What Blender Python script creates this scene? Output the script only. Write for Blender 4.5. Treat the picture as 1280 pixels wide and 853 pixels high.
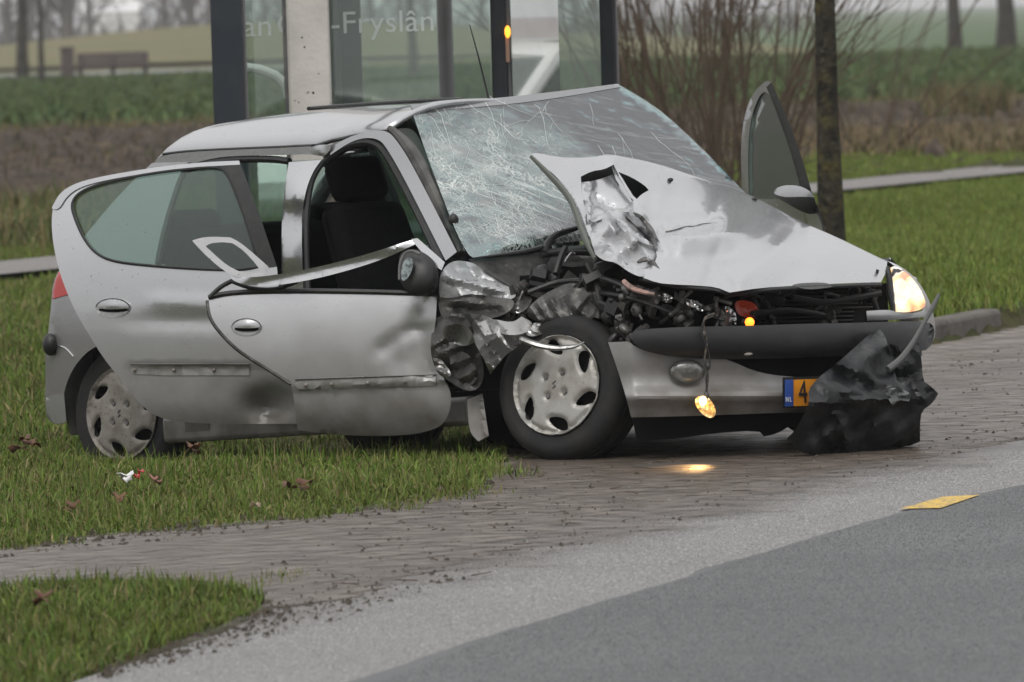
import bpy, bmesh, math, random
import numpy as np
from mathutils import Vector, Matrix
from mathutils.geometry import delaunay_2d_cdt

# ------------------------------------------------------------------ scene, camera, light
for _o in list(bpy.data.objects):
    bpy.data.objects.remove(_o)
SC = bpy.context.scene
COL = SC.collection
rng = np.random.default_rng(7)
random.seed(7)

DF = 30.0                      # metres to the front wheel
F = DF * 335.0                 # focal length in picture widths of 1280
HC = 1.66                      # eye height
YH = 23.0
ROLL = math.radians(1.8)
TH = math.atan((426.5 - YH) / F)
CAMP = np.array([0, 0, HC])


def rays(P):
    P = np.atleast_2d(np.asarray(P, float))
    u = P[:, 0] - 640; v = P[:, 1] - 426.5
    c, s = math.cos(ROLL), math.sin(ROLL)
    u2 = u * c - v * s; v2 = u * s + v * c
    ct, st = math.cos(TH), math.sin(TH)
    x = u2 / F; y = np.ones_like(x); z = -v2 / F
    return np.stack([x, y * ct + z * st, -y * st + z * ct], 1)


_c = rays([(640, 426.5)])[0]; _r = rays([(641, 426.5)])[0] - _c; _u = rays([(640, 425.5)])[0] - _c
_fw = Vector(_c).normalized(); _rt = Vector(_r).normalized(); _up = Vector(_u).normalized()
cam_data = bpy.data.cameras.new("camera")
cam = bpy.data.objects.new("camera", cam_data); COL.objects.link(cam)
cam.matrix_world = Matrix(((_rt.x, _up.x, -_fw.x, 0), (_rt.y, _up.y, -_fw.y, 0), (_rt.z, _up.z, -_fw.z, HC), (0, 0, 0, 1)))
cam_data.sensor_width = 36.0
cam_data.lens = F / 1280 * 36
cam_data.clip_start = 0.1
cam_data.clip_end = 6000
cam_data.dof.use_dof = True
cam_data.dof.focus_distance = 30.0
cam_data.dof.aperture_fstop = 9.5
SC.camera = cam

SUN_EL, SUN_ROT = math.radians(52), math.radians(200)
world = bpy.data.worlds.new("World"); SC.world = world
world.use_nodes = True
nt = world.node_tree
bg = nt.nodes["Background"]
sky = nt.nodes.new("ShaderNodeTexSky"); sky.sky_type = 'NISHITA'; sky.sun_disc = False
sky.sun_elevation = SUN_EL; sky.sun_rotation = SUN_ROT
sky.air_density = 1.0; sky.dust_density = 5.0; sky.ozone_density = 1.0
hs = nt.nodes.new("ShaderNodeHueSaturation"); hs.inputs["Saturation"].default_value = 0.12
nt.links.new(sky.outputs[0], hs.inputs["Color"])
mxw = nt.nodes.new("ShaderNodeMix"); mxw.data_type = 'RGBA'
mxw.inputs["Factor"].default_value = 0.85          # an even cloud deck over the sky
# overcast: the cloud deck is brightest overhead, dimmer towards the horizon
_tg = nt.nodes.new("ShaderNodeTexCoord"); _sx = nt.nodes.new("ShaderNodeSeparateXYZ"); nt.links.new(_tg.outputs["Generated"], _sx.inputs[0])
_cl = nt.nodes.new("ShaderNodeMapRange"); _cl.inputs["From Min"].default_value = 0.0; _cl.inputs["From Max"].default_value = 1.0; _cl.inputs["To Min"].default_value = 4.3; _cl.inputs["To Max"].default_value = 9.6; nt.links.new(_sx.outputs["Z"], _cl.inputs["Value"])
_cv = nt.nodes.new("ShaderNodeVectorMath"); _cv.operation = 'SCALE'; _cv.inputs[0].default_value = (1, .998, 1.005); nt.links.new(_cl.outputs[0], _cv.inputs["Scale"])
nt.links.new(_cv.outputs[0], mxw.inputs["B"])
nt.links.new(hs.outputs[0], mxw.inputs["A"])
nt.links.new(mxw.outputs["Result"], bg.inputs["Color"])
bg.inputs["Strength"].default_value = 0.125
sun_d = bpy.data.lights.new("sun", 'SUN'); sun_d.energy = 1.0; sun_d.angle = math.radians(35); sun_d.color = (1, 0.97, 0.92)
sun = bpy.data.objects.new("sun", sun_d); COL.objects.link(sun)
# light comes from the sky's sun direction
_sd = Vector((math.sin(SUN_ROT) * math.cos(SUN_EL), math.cos(SUN_ROT) * math.cos(SUN_EL), math.sin(SUN_EL)))
sun.rotation_euler = _sd.to_track_quat('Z', 'Y').to_euler()
SC.view_settings.view_transform = 'Standard'
SC.view_settings.look = 'None'
SC.view_settings.exposure = 0.2
SC.view_settings.gamma = 1.0
SC.view_settings.use_curve_mapping = False
SC.render.engine = 'CYCLES'
SC.cycles.use_denoising = True
SC.cycles.max_bounces = 8
SC.cycles.transparent_max_bounces = 16
SC.cycles.volume_bounces = 0
SC.cycles.use_adaptive_sampling = True


# ------------------------------------------------------------------ materials
def mat(name, base, rough=0.6, metal=0.0, var=None, bump=None, coat=0.0, emit=None, spec=0.5, attr=None, coords='Object', rvar=None):
    """var = (scale, colour2, low, high[, detail]) ; bump = (scale, strength, distance)"""
    m = bpy.data.materials.new(name); m.use_nodes = True
    t = m.node_tree; b = t.nodes["Principled BSDF"]
    b.inputs["Base Color"].default_value = (*base, 1)
    b.inputs["Roughness"].default_value = rough
    b.inputs["Metallic"].default_value = metal
    b.inputs["Coat Weight"].default_value = coat
    b.inputs["Coat Roughness"].default_value = 0.12
    b.inputs["Specular IOR Level"].default_value = spec
    if emit:
        b.inputs["Emission Color"].default_value = (*emit[0], 1); b.inputs["Emission Strength"].default_value = emit[1]
    tc = t.nodes.new("ShaderNodeTexCoord")
    col = None
    if attr:
        a = t.nodes.new("ShaderNodeAttribute"); a.attribute_name = attr; col = a.outputs["Color"]
    if var:
        vs = var if isinstance(var, list) else [var]
        for v in vs:
            n = t.nodes.new("ShaderNodeTexNoise"); n.inputs["Scale"].default_value = v[0]
            n.inputs["Detail"].default_value = v[4] if len(v) > 4 else 5
            t.links.new(tc.outputs[coords], n.inputs["Vector"])
            mr = t.nodes.new("ShaderNodeMapRange"); mr.inputs["From Min"].default_value = v[2]; mr.inputs["From Max"].default_value = v[3]
            t.links.new(n.outputs["Fac"], mr.inputs["Value"])
            mx = t.nodes.new("ShaderNodeMix"); mx.data_type = 'RGBA'
            t.links.new(mr.outputs["Result"], mx.inputs["Factor"])
            if col is None: mx.inputs["A"].default_value = (*base, 1)
            else: t.links.new(col, mx.inputs["A"])
            mx.inputs["B"].default_value = (*v[1], 1)
            col = mx.outputs["Result"]
    if col is not None: t.links.new(col, b.inputs["Base Color"])
    if rvar:
        n = t.nodes.new("ShaderNodeTexNoise"); n.inputs["Scale"].default_value = rvar[0]
        t.links.new(tc.outputs[coords], n.inputs["Vector"])
        mr = t.nodes.new("ShaderNodeMapRange"); mr.inputs["From Min"].default_value = 0.35; mr.inputs["From Max"].default_value = 0.65
        mr.inputs["To Min"].default_value = rvar[1]; mr.inputs["To Max"].default_value = rvar[2]
        t.links.new(n.outputs["Fac"], mr.inputs["Value"]); t.links.new(mr.outputs["Result"], b.inputs["Roughness"])
    if bump:
        n = t.nodes.new("ShaderNodeTexNoise"); n.inputs["Scale"].default_value = bump[0]; n.inputs["Detail"].default_value = 6
        t.links.new(tc.outputs[coords], n.inputs["Vector"])
        bp = t.nodes.new("ShaderNodeBump"); bp.inputs["Strength"].default_value = bump[1]; bp.inputs["Distance"].default_value = bump[2]
        t.links.new(n.outputs["Fac"], bp.inputs["Height"]); t.links.new(bp.outputs["Normal"], b.inputs["Normal"])
    return m


def paint(name, base, dirt=0.5):
    """metallic car paint with road film low down and specks"""
    m = bpy.data.materials.new(name); m.use_nodes = True
    t = m.node_tree; N = t.nodes.new; L = t.links.new
    b = t.nodes["Principled BSDF"]
    b.inputs["Coat Weight"].default_value = 0.5; b.inputs["Coat Roughness"].default_value = 0.06
    tc = N("ShaderNodeTexCoord"); sp = N("ShaderNodeSeparateXYZ"); L(tc.outputs["Object"], sp.inputs[0])
    n1 = N("ShaderNodeTexNoise"); n1.inputs["Scale"].default_value = 7; n1.inputs["Detail"].default_value = 8; L(tc.outputs["Object"], n1.inputs["Vector"])
    n2 = N("ShaderNodeTexNoise"); n2.inputs["Scale"].default_value = 75; n2.inputs["Detail"].default_value = 3; L(tc.outputs["Object"], n2.inputs["Vector"])
    hz = N("ShaderNodeMapRange"); hz.inputs["From Min"].default_value = 0.72; hz.inputs["From Max"].default_value = 0.18
    hz.inputs["To Min"].default_value = 0.0; hz.inputs["To Max"].default_value = 1.0; L(sp.outputs["Z"], hz.inputs["Value"])
    m1 = N("ShaderNodeMath"); m1.operation = 'MULTIPLY'; L(hz.outputs[0], m1.inputs[0])
    r1 = N("ShaderNodeMapRange"); r1.inputs["From Min"].default_value = 0.1; r1.inputs["From Max"].default_value = 0.7; r1.inputs["To Min"].default_value = 0.25; r1.inputs["To Max"].default_value = 0.85; L(n1.outputs["Fac"], r1.inputs["Value"])
    L(r1.outputs[0], m1.inputs[1])
    m2 = N("ShaderNodeMath"); m2.operation = 'MULTIPLY'; m2.use_clamp = True; m2.inputs[1].default_value = dirt; L(m1.outputs[0], m2.inputs[0])
    r2 = N("ShaderNodeMapRange"); r2.inputs["From Min"].default_value = 0.69; r2.inputs["From Max"].default_value = 0.74; L(n2.outputs["Fac"], r2.inputs["Value"])
    r2.inputs["To Max"].default_value = 0.7
    m3 = N("ShaderNodeMath"); m3.operation = 'MAXIMUM'; L(m2.outputs[0], m3.inputs[0]); L(r2.outputs[0], m3.inputs[1])
    mx = N("ShaderNodeMix"); mx.data_type = 'RGBA'; mx.inputs["A"].default_value = (*base, 1); mx.inputs["B"].default_value = (0.112, 0.096, 0.076, 1)
    L(m3.outputs[0], mx.inputs["Factor"]); L(mx.outputs["Result"], b.inputs["Base Color"])
    mm = N("ShaderNodeMapRange"); mm.inputs["To Min"].default_value = 0.8; mm.inputs["To Max"].default_value = 0.0; L(m3.outputs[0], mm.inputs["Value"]); L(mm.outputs[0], b.inputs["Metallic"])
    mr = N("ShaderNodeMapRange"); mr.inputs["To Min"].default_value = 0.23; mr.inputs["To Max"].default_value = 0.85; L(m3.outputs[0], mr.inputs["Value"]); L(mr.outputs[0], b.inputs["Roughness"])
    bp = N("ShaderNodeBump"); bp.inputs["Strength"].default_value = 0.07; bp.inputs["Distance"].default_value = 0.02
    L(n1.outputs["Fac"], bp.inputs["Height"]); L(bp.outputs["Normal"], b.inputs["Normal"])
    return m


def glass(name, tint, refl=0.1, alpha=0.6, rough=0.03, haze=(0.5, 0.5, 0.5), hz=0.0):
    """window glass: what lies behind shows through a tint, under a coat of reflection"""
    m = bpy.data.materials.new(name); m.use_nodes = True
    t = m.node_tree; N = t.nodes.new; L = t.links.new
    t.nodes.remove(t.nodes["Principled BSDF"]); out = t.nodes["Material Output"]
    tr = N("ShaderNodeBsdfTransparent"); tr.inputs[0].default_value = (*tint, 1)
    gl = N("ShaderNodeBsdfGlossy"); gl.inputs["Roughness"].default_value = rough; gl.inputs["Color"].default_value = (1, 1, 1, 1)
    df = N("ShaderNodeBsdfDiffuse"); df.inputs[0].default_value = (*haze, 1)
    m1 = N("ShaderNodeMixShader"); m1.inputs[0].default_value = hz; L(tr.outputs[0], m1.inputs[1]); L(df.outputs[0], m1.inputs[2])
    fr = N("ShaderNodeFresnel"); fr.inputs[0].default_value = 1.5
    ad = N("ShaderNodeMath"); ad.operation = 'ADD'; ad.inputs[1].default_value = refl; ad.use_clamp = True; L(fr.outputs[0], ad.inputs[0])
    m2 = N("ShaderNodeMixShader"); L(ad.outputs[0], m2.inputs[0]); L(m1.outputs[0], m2.inputs[1]); L(gl.outputs[0], m2.inputs[2])
    L(m2.outputs[0], out.inputs["Surface"])
    return m


M = {}
M['silver'] = paint('silver_paint', (0.50, 0.505, 0.515), 1.25)
M['silver_shaded'] = paint('silver_paint_shaded', (0.33, 0.33, 0.335), 1.3)  # darker silver: the rear quarter's shade put into the base colour
M['silver_clean'] = paint('silver_paint_clean', (0.47, 0.475, 0.485), 0.6)
M['torn'] = mat('torn_silver', (0.36, 0.36, 0.355), 0.3, 0.75, var=[(6, (0.27, 0.265, 0.255), 0.48, 0.66, 8), (70, (0.14, 0.13, 0.12), 0.62, 0.70, 4), (11, (.09, .08, .068), .60, .66, 9)], bump=(30, 0.35, 0.008))
M['grime'] = mat('grimy_metal', (0.10, 0.098, 0.092), 0.4, 0.55, var=[(9, (0.035, 0.035, 0.034), 0.45, 0.65, 8), (26, (0.17, 0.16, 0.15), 0.60, 0.72, 6)], bump=(40, 0.4, 0.008))
M['black'] = mat('black_plastic', (0.011, 0.0115, 0.012), 0.45, 0, var=(25, (0.022, 0.021, 0.02), 0.45, 0.7), bump=(120, 0.15, 0.003))
M['bumper_black'] = mat('bumper_plastic', (0.009, 0.0095, 0.011), 0.45, 0, var=(12, (0.02, 0.019, 0.018), 0.5, 0.75), bump=(150, 0.2, 0.003))
M['rubber'] = mat('tyre_rubber', (0.016, 0.016, 0.017), 0.75, 0, spec=.3, var=[(10, (0.032, 0.029, 0.026), 0.45, 0.75), (60, (0.025, 0.024, 0.022), 0.5, 0.7)], bump=(80, 0.2, 0.004))
M['cap'] = mat('wheel_cover_silver', (0.39, 0.38, 0.36), 0.42, 0.35, var=[(12, (0.25, 0.23, 0.2), 0.45, 0.75), (70, (0.2, 0.18, 0.15), 0.6, 0.75)])
M['cap_dirty'] = mat('wheel_cover_muddy', (0.27, 0.25, 0.225), 0.6, 0.2, var=[(12, (0.14, 0.12, 0.1), 0.42, 0.7), (70, (0.12, 0.1, 0.08), 0.58, 0.72)])
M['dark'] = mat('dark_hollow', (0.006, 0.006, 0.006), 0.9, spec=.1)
M['cloth'] = mat('seat_cloth', (0.004, 0.004, 0.005), 0.95, spec=.1, var=(40, (0.007, 0.007, 0.008), 0.4, 0.7))
M['trim'] = mat('grey_trim', (0.10, 0.10, 0.10), 0.6, var=(20, (0.16, 0.155, 0.15), 0.4, 0.7))
M['strip'] = mat('strip_bed', (0.40, 0.395, 0.385), 0.5, 0.45, var=[(16, (0.25, 0.24, 0.225), 0.45, 0.68), (45, (0.5, 0.49, 0.48), 0.6, 0.72)])
M['chrome'] = mat('chrome', (0.75, 0.75, 0.75), 0.15, 1.0, var=(25, (0.3, 0.3, 0.3), 0.5, 0.6))
M['red'] = mat('tail_lens', (0.42, 0.02, 0.015), 0.2, coat=0.5)
M['wire'] = mat('wire', (0.12, 0.085, 0.05), 0.6, var=(60, (0.03, 0.03, 0.03), 0.45, 0.55))
M['pink'] = mat('primer_strip', (0.40, 0.25, 0.21), 0.5, var=(40, (.2, .14, .12), .45, .6))
M['orange'] = mat('plate_orange', (0.78, 0.30, 0.02), 0.45, var=(14, (0.62, 0.22, 0.02), 0.4, 0.7))
M['blue'] = mat('plate_blue', (0.03, 0.08, 0.32), 0.45)
M['white'] = mat('white_print', (0.75, 0.75, 0.75), 0.5)
M['ink'] = mat('black_print', (0.02, 0.02, 0.02), 0.5)
M['door_glass'] = glass('door_glass', (0.66, 0.78, 0.73), 0.01, haze=(0.42, 0.5, 0.47), hz=0.03)
M['far_glass'] = glass('far_glass', (0.20, 0.29, 0.25), 0.02)
M['hatch_glass'] = glass('hatch_glass', (0.6, 0.78, 0.72), 0.03)
M['mirror'] = mat('mirror_glass', (0.20, 0.23, 0.225), 0.12, 1.0, var=(60, (.08, .09, .09), .45, .6))
M['bag'] = mat('bag_plastic', (0.008, 0.009, 0.010), 0.33, 0, spec=.32, var=(8, (0.015, 0.016, 0.017), 0.4, 0.7), bump=(30, 0.35, 0.012))
M['lens'] = glass('lamp_lens', (0.9, 0.9, 0.9), 0.06, rough=0.08, haze=(0.6, 0.6, 0.58), hz=0.25)


# ------------------------------------------------------------------ objects
def setp(o, label=None, cat=None, group=None, kind=None):
    if label: o["label"] = label
    if cat: o["category"] = cat
    if group: o["group"] = group
    if kind: o["kind"] = kind
    return o


def thing(name, label, cat, loc=(0, 0, 0), group=None, rot=None):
    o = bpy.data.objects.new(name, None); COL.objects.link(o)
    o.empty_display_size = 0.1
    o.location = loc
    if rot is not None: o.rotation_euler = rot
    return setp(o, label, cat, group)


def mesh_obj(name, V, Fc, m, parent=None, smooth=True, sharp=35, colors=None):
    me = bpy.data.meshes.new(name)
    me.from_pydata([tuple(map(float, v)) for v in V], [], [tuple(map(int, f)) for f in Fc])
    me.validate()
    ms = m if isinstance(m, (list, tuple)) else [m]
    for q in ms: me.materials.append(q)
    if smooth:
        me.polygons.foreach_set("use_smooth", [True] * len(me.polygons))
        if sharp: me.set_sharp_from_angle(angle=math.radians(sharp))
    o = bpy.data.objects.new(name, me); COL.objects.link(o)
    if parent: o.parent = parent
    return o


def tri_mesh(name, V, T, m, parent=None, smooth=False, colors=None):
    """large triangle meshes straight from arrays"""
    me = bpy.data.meshes.new(name)
    V = np.asarray(V, np.float32); T = np.asarray(T, np.int32)
    me.vertices.add(len(V)); me.vertices.foreach_set("co", V.ravel())
    me.loops.add(T.size); me.loops.foreach_set("vertex_index", T.ravel())
    me.polygons.add(len(T)); me.polygons.foreach_set("loop_start", np.arange(0, T.size, 3, dtype=np.int32))
    if smooth: me.polygons.foreach_set("use_smooth", np.ones(len(T), bool))
    if colors is not None:
        a = me.attributes.new("Col", 'FLOAT_COLOR', 'POINT')
        a.data.foreach_set("color", np.concatenate([colors, np.ones((len(V), 1))], 1).astype(np.float32).ravel())
    me.update(); me.validate()
    me.materials.append(m)
    o = bpy.data.objects.new(name, me); COL.objects.link(o)
    if parent: o.parent = parent
    return o


class MB:
    """collects shapes into one mesh"""
    def __init__(s): s.V = []; s.F = []
    def add(s, V, Fc):
        k = len(s.V); s.V += [tuple(v) for v in V]; s.F += [tuple(i + k for i in f) for f in Fc]; return s
    def box(s, c, d, rot=None, taper=1.0):
        x, y, z = d[0] / 2, d[1] / 2, d[2] / 2
        P = np.array([(-x, -y, -z), (x, -y, -z), (x, y, -z), (-x, y, -z), (-x * taper, -y * taper, z), (x * taper, -y * taper, z), (x * taper, y * taper, z), (-x * taper, y * taper, z)])
        if rot is not None: P = P @ np.array(rot).T
        return s.add(P + np.array(c), [(3, 2, 1, 0), (4, 5, 6, 7), (0, 1, 5, 4), (1, 2, 6, 5), (2, 3, 7, 6), (3, 0, 4, 7)])
    def tube(s, pts, r, n=8, flat=1.0, cap=True):
        pts = [np.array(p, float) for p in pts]; V = []; Fc = []
        rr = r if hasattr(r, '__len__') else [r] * len(pts)
        prev = None
        for i, p in enumerate(pts):
            d = pts[min(i + 1, len(pts) - 1)] - pts[max(i - 1, 0)]; d /= np.linalg.norm(d) + 1e-12
            if prev is None:
                a = np.cross(d, (0, 0, 1));
                if np.linalg.norm(a) < 0.1: a = np.cross(d, (0, 1, 0))
            else: a = prev - d * np.dot(prev, d)
            a /= np.linalg.norm(a); prev = a; b = np.cross(d, a)
            for k in range(n):
                th = 2 * math.pi * k / n
                V.append(p + rr[i] * (math.cos(th) * a * flat + math.sin(th) * b))
        for i in range(len(pts) - 1):
            for k in range(n):
                k2 = (k + 1) % n
                Fc.append((i * n + k, i * n + k2, (i + 1) * n + k2, (i + 1) * n + k))
        if cap:
            Fc.append(tuple(range(n - 1, -1, -1))); Fc.append(tuple((len(pts) - 1) * n + k for k in range(n)))
        return s.add(V, Fc)
    def ball(s, c, d, n=12, m=8, rot=None, fn=None):
        V = []; Fc = []
        for j in range(m + 1):
            ph = math.pi * j / m
            for k in range(n):
                th = 2 * math.pi * k / n
                V.append((d[0] * math.sin(ph) * math.cos(th), d[1] * math.sin(ph) * math.sin(th), d[2] * math.cos(ph)))
        V = np.array(V)
        if fn is not None: V = fn(V)
        if rot is not None: V = V @ np.array(rot).T
        for j in range(m):
            for k in range(n):
                k2 = (k + 1) % n
                Fc.append((j * n + k, (j + 1) * n + k, (j + 1) * n + k2, j * n + k2))
        return s.add(V + np.array(c), Fc)
    def build(s, name, m, parent=None, smooth=True, sharp=40, bevel=0):
        o = mesh_obj(name, s.V, s.F, m, parent, smooth, sharp)
        if bevel:
            b = o.modifiers.new("bevel", 'BEVEL'); b.width = bevel; b.segments = 2; b.limit_method = 'ANGLE'; b.angle_limit = math.radians(40)
        return o


def chaikin(pts, it=2):
    """rounds a closed outline; a point given a third value stays a sharp corner"""
    P = [(p[0], p[1], len(p) > 2) for p in pts]
    for _ in range(it):
        Q = []
        n = len(P)
        for i in range(n):
            a, b = P[i], P[(i + 1) % n]
            if a[2]: Q.append(a)
            else: Q.append((a[0] * .75 + b[0] * .25, a[1] * .75 + b[1] * .25, False))
            if b[2]: pass
            else: Q.append((a[0] * .25 + b[0] * .75, a[1] * .25 + b[1] * .75, False))
        P = Q
    return [(p[0], p[1]) for p in P]


def resample(P, step):
    out = []
    n = len(P)
    for i in range(n):
        a = np.array(P[i]); b = np.array(P[(i + 1) % n]); L = np.linalg.norm(b - a)
        k = max(1, int(round(L / step)))
        for j in range(k): out.append(tuple(a + (b - a) * j / k))
    res = []
    for p in out:
        if not res or math.hypot(p[0] - res[-1][0], p[1] - res[-1][1]) > step * 0.25: res.append(p)
    if math.hypot(res[0][0] - res[-1][0], res[0][1] - res[-1][1]) < step * 0.25: res.pop()
    return res


def inside(P, poly):
    P = np.asarray(P); x, y = P[:, 0], P[:, 1]; r = np.zeros(len(P), bool)
    n = len(poly); j = n - 1
    for i in range(n):
        xi, yi = poly[i]; xj, yj = poly[j]
        c = ((yi > y) != (yj > y)) & (x < (xj - xi) * (y - yi) / (yj - yi + 1e-12) + xi)
        r ^= c; j = i
    return r


def seg_dist(P, a, b):
    a = np.array(a[:2], float); b = np.array(b[:2], float); d = b - a
    t = np.clip(((P - a) @ d) / (d @ d + 1e-12), 0, 1)
    return np.linalg.norm(P - (a + t[:, None] * d), axis=1), t


def fill(outline, step, holes=(), smooth=2, jitter=0.25):
    """triangulates an outline with inner points; returns points and triangles"""
    B = resample(chaikin(outline, smooth) if smooth else [p[:2] for p in outline], step)
    Hs = [resample(chaikin(h, smooth), step) for h in holes]
    x0 = min(p[0] for p in B); x1 = max(p[0] for p in B); y0 = min(p[1] for p in B); y1 = max(p[1] for p in B)
    G = []
    row = 0; yy = y0 + step * .5
    while yy < y1:
        xx = x0 + step * (0.5 if row % 2 else 0.0)
        while xx < x1:
            G.append((xx, yy)); xx += step
        yy += step * 0.87; row += 1
    G = np.array(G).reshape(-1, 2)
    if len(G):
        G = G + rng.uniform(-jitter, jitter, G.shape) * step
        ok = inside(G, B)
        for h in Hs: ok &= ~inside(G, h)
        G = G[ok]
        for loop in [B] + Hs:
            L = np.array(loop)
            if len(G):
                d = np.min(np.linalg.norm(G[:, None] - L[None], axis=2), axis=1); G = G[d > step * 0.55]
    pts = [Vector(p) for p in B]; edges = [(i, (i + 1) % len(B)) for i in range(len(B))]
    for h in Hs:
        k = len(pts); pts += [Vector(p) for p in h]; edges += [(k + i, k + (i + 1) % len(h)) for i in range(len(h))]
    pts += [Vector(p) for p in G]
    r = delaunay_2d_cdt(pts, edges, [], 0, 1e-5)
    P = np.array([tuple(v) for v in r[0]]); T = np.array([f for f in r[2] if len(f) == 3])
    c = P[T].mean(1)
    ok = inside(c, B)
    for h in Hs: ok &= ~inside(c, h)
    T = T[ok]
    a = P[T]; ar = (a[:, 1, 0] - a[:, 0, 0]) * (a[:, 2, 1] - a[:, 0, 1]) - (a[:, 2, 0] - a[:, 0, 0]) * (a[:, 1, 1] - a[:, 0, 1])
    T[ar > 0] = T[ar > 0][:, ::-1]          # y runs down: this faces the viewer
    return P, T


def gp(x, y, z=0.0):
    """point of the ground seen at a place in the photograph"""
    r = rays([(x, y)])[0]; return CAMP + r * ((z - HC) / r[2])


# ------------------------------------------------------------------ the wreck's own axes
YAW, PITCH = math.radians(46), math.radians(3.2)
FV = np.array([math.cos(YAW) * math.cos(PITCH), -math.sin(YAW) * math.cos(PITCH), math.sin(PITCH)])
LV = np.array([math.sin(YAW), math.cos(YAW), 0.0])
UV = np.cross(FV, LV)
RC = np.array([FV, LV, UV]).T
HUB = CAMP + rays([(697, 482)])[0] * (DF / rays([(697, 482)])[0][1])
OC = HUB - RC @ np.array([0, -0.76, 0.29])


def w2l(W): return (np.atleast_2d(W) - OC) @ RC
def l2w(Lp): return np.atleast_2d(Lp) @ RC.T + OC
def at(P, t): return w2l(CAMP + rays(P) * np.asarray(t)[:, None])


# surfaces: functions of picture points that give the distance along the view
def s_plane(p, n):
    p = np.array(p, float); n = np.array(n, float)
    def f(P):
        r = rays(P) @ RC; o = (CAMP - OC) @ RC
        return ((p - o) @ n) / (r @ n)
    return f


def s_axis(a, v):
    n = np.zeros(3); n[a] = 1; p = np.zeros(3); p[a] = v
    return s_plane(p, n)


def s_implicit(g, t0=27.0, t1=36.0):
    def f(P):
        r = rays(P) @ RC; o = (CAMP - OC) @ RC
        ts = np.linspace(t0, t1, 120)
        lo = np.full(len(r), t1); found = np.zeros(len(r), bool); pv = g(o + r * t0)
        for k in range(1, len(ts)):
            v = g(o + r * ts[k]); hit = (~found) & (v <= 0)
            lo[hit] = ts[k - 1]; found |= hit
        hi = lo + (ts[1] - ts[0])
        for _ in range(28):
            m = (lo + hi) / 2; v = g(o + r * m[:, None]); up = v > 0
            lo = np.where(up, m, lo); hi = np.where(up, hi, m)
        # rays that miss take the depth of the nearest hit
        if (~found).any() and found.any():
            Pa = np.atleast_2d(P)
            for i in np.where(~found)[0]:
                j = np.argmin(np.where(found, np.linalg.norm(Pa - Pa[i], axis=1), 1e9)); lo[i] = lo[j]
        return lo
    return f


def s_tps(ctrl, lam=0.0):
    """ctrl: (px, py, axis, value): a smooth sheet through these points of the car's space"""
    X = np.array([c[:2] for c in ctrl], float) / 100
    t = np.array([s_axis(c[2], c[3])([(c[0], c[1])])[0] for c in ctrl])
    def U(r): return np.where(r > 0, r * r * np.log(r + 1e-9), 0)
    K = U(np.linalg.norm(X[:, None] - X[None], axis=2)) + lam * np.eye(len(X)); n = len(X)
    Pm = np.concatenate([np.ones((n, 1)), X], 1)
    A = np.block([[K, Pm], [Pm.T, np.zeros((3, 3))]])
    w = np.linalg.solve(A, np.concatenate([t, np.zeros(3)]))
    def f(P):
        Q = np.atleast_2d(np.asarray(P, float)) / 100
        return U(np.linalg.norm(Q[:, None] - X[None], axis=2)) @ w[:n] + np.concatenate([np.ones((len(Q), 1)), Q], 1) @ w[n:]
    return f


def s_off(s, d):
    """the same surface, nearer by d (a number or a function of the points)"""
    return lambda P: s(P) - (d(np.atleast_2d(np.asarray(P, float))) if callable(d) else d)


def tri(x): return np.abs((x % 1.0) - 0.5) * 2


def crumple(amp, wl, seed, n=5):
    """sharp folds in many directions"""
    g = np.random.default_rng(seed); W = []
    for k in range(n):
        th = g.uniform(0, math.pi); W.append((math.cos(th), math.sin(th), wl * g.uniform(0.6, 1.6), g.uniform(0, 1), g.uniform(0.4, 1)))
    def f(P):
        q = P + 6 * np.stack([np.sin(P[:, 1] / wl * 2.1 + seed), np.sin(P[:, 0] / wl * 1.7 + seed * 2)], 1)
        v = 0
        for c, s_, w, ph, a in W: v = v + a * (tri((q[:, 0] * c + q[:, 1] * s_) / w + ph) - 0.5)
        return amp * v / n * 2
    return f


def fold(a, b, width, amp):
    """one ridge (amp > 0) or valley along a line"""
    def f(P):
        d, t = seg_dist(P, a, b)
        return amp * np.clip(1 - d / width, 0, 1) * np.clip(np.minimum(t, 1 - t) * 6 + 0.35, 0, 1)
    return f


def bump_at(c, r, amp):
    def f(P):
        d = np.linalg.norm((P - np.array(c)) / np.array(r), axis=1)
        return amp * np.exp(-d * d)
    return f


def addf(*fs): return lambda P: sum(f(P) for f in fs)


def sheet(name, outline, surf, m, parent, step=6, holes=(), thick=0.0015, smooth=2, sharp=35, jitter=0.25, closed=None):
    P, T = fill(outline, step, holes, smooth, jitter)
    t = surf(P)
    V = at(P, t)
    if closed is None and thick: closed = lambda Q: thick + 0 * Q[:, 0]
    if closed is not None:      # a body with a front and a back
        B = at(P, t + closed(P)); k = len(V)
        E = {}
        for f in T:
            for i in range(3):
                a, b = f[i], f[(i + 1) % 3]; E[(a, b)] = 1
        rim = [(a, b) for (a, b) in E if (b, a) not in E]
        Fc = [tuple(f) for f in T] + [tuple(f[::-1] + k) for f in T] + [(b, a, a + k, b + k) for a, b in rim]
        return mesh_obj(name, np.concatenate([V, B]), Fc, m, parent, True, sharp)
    return mesh_obj(name, V, T, m, parent, True, sharp)


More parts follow.
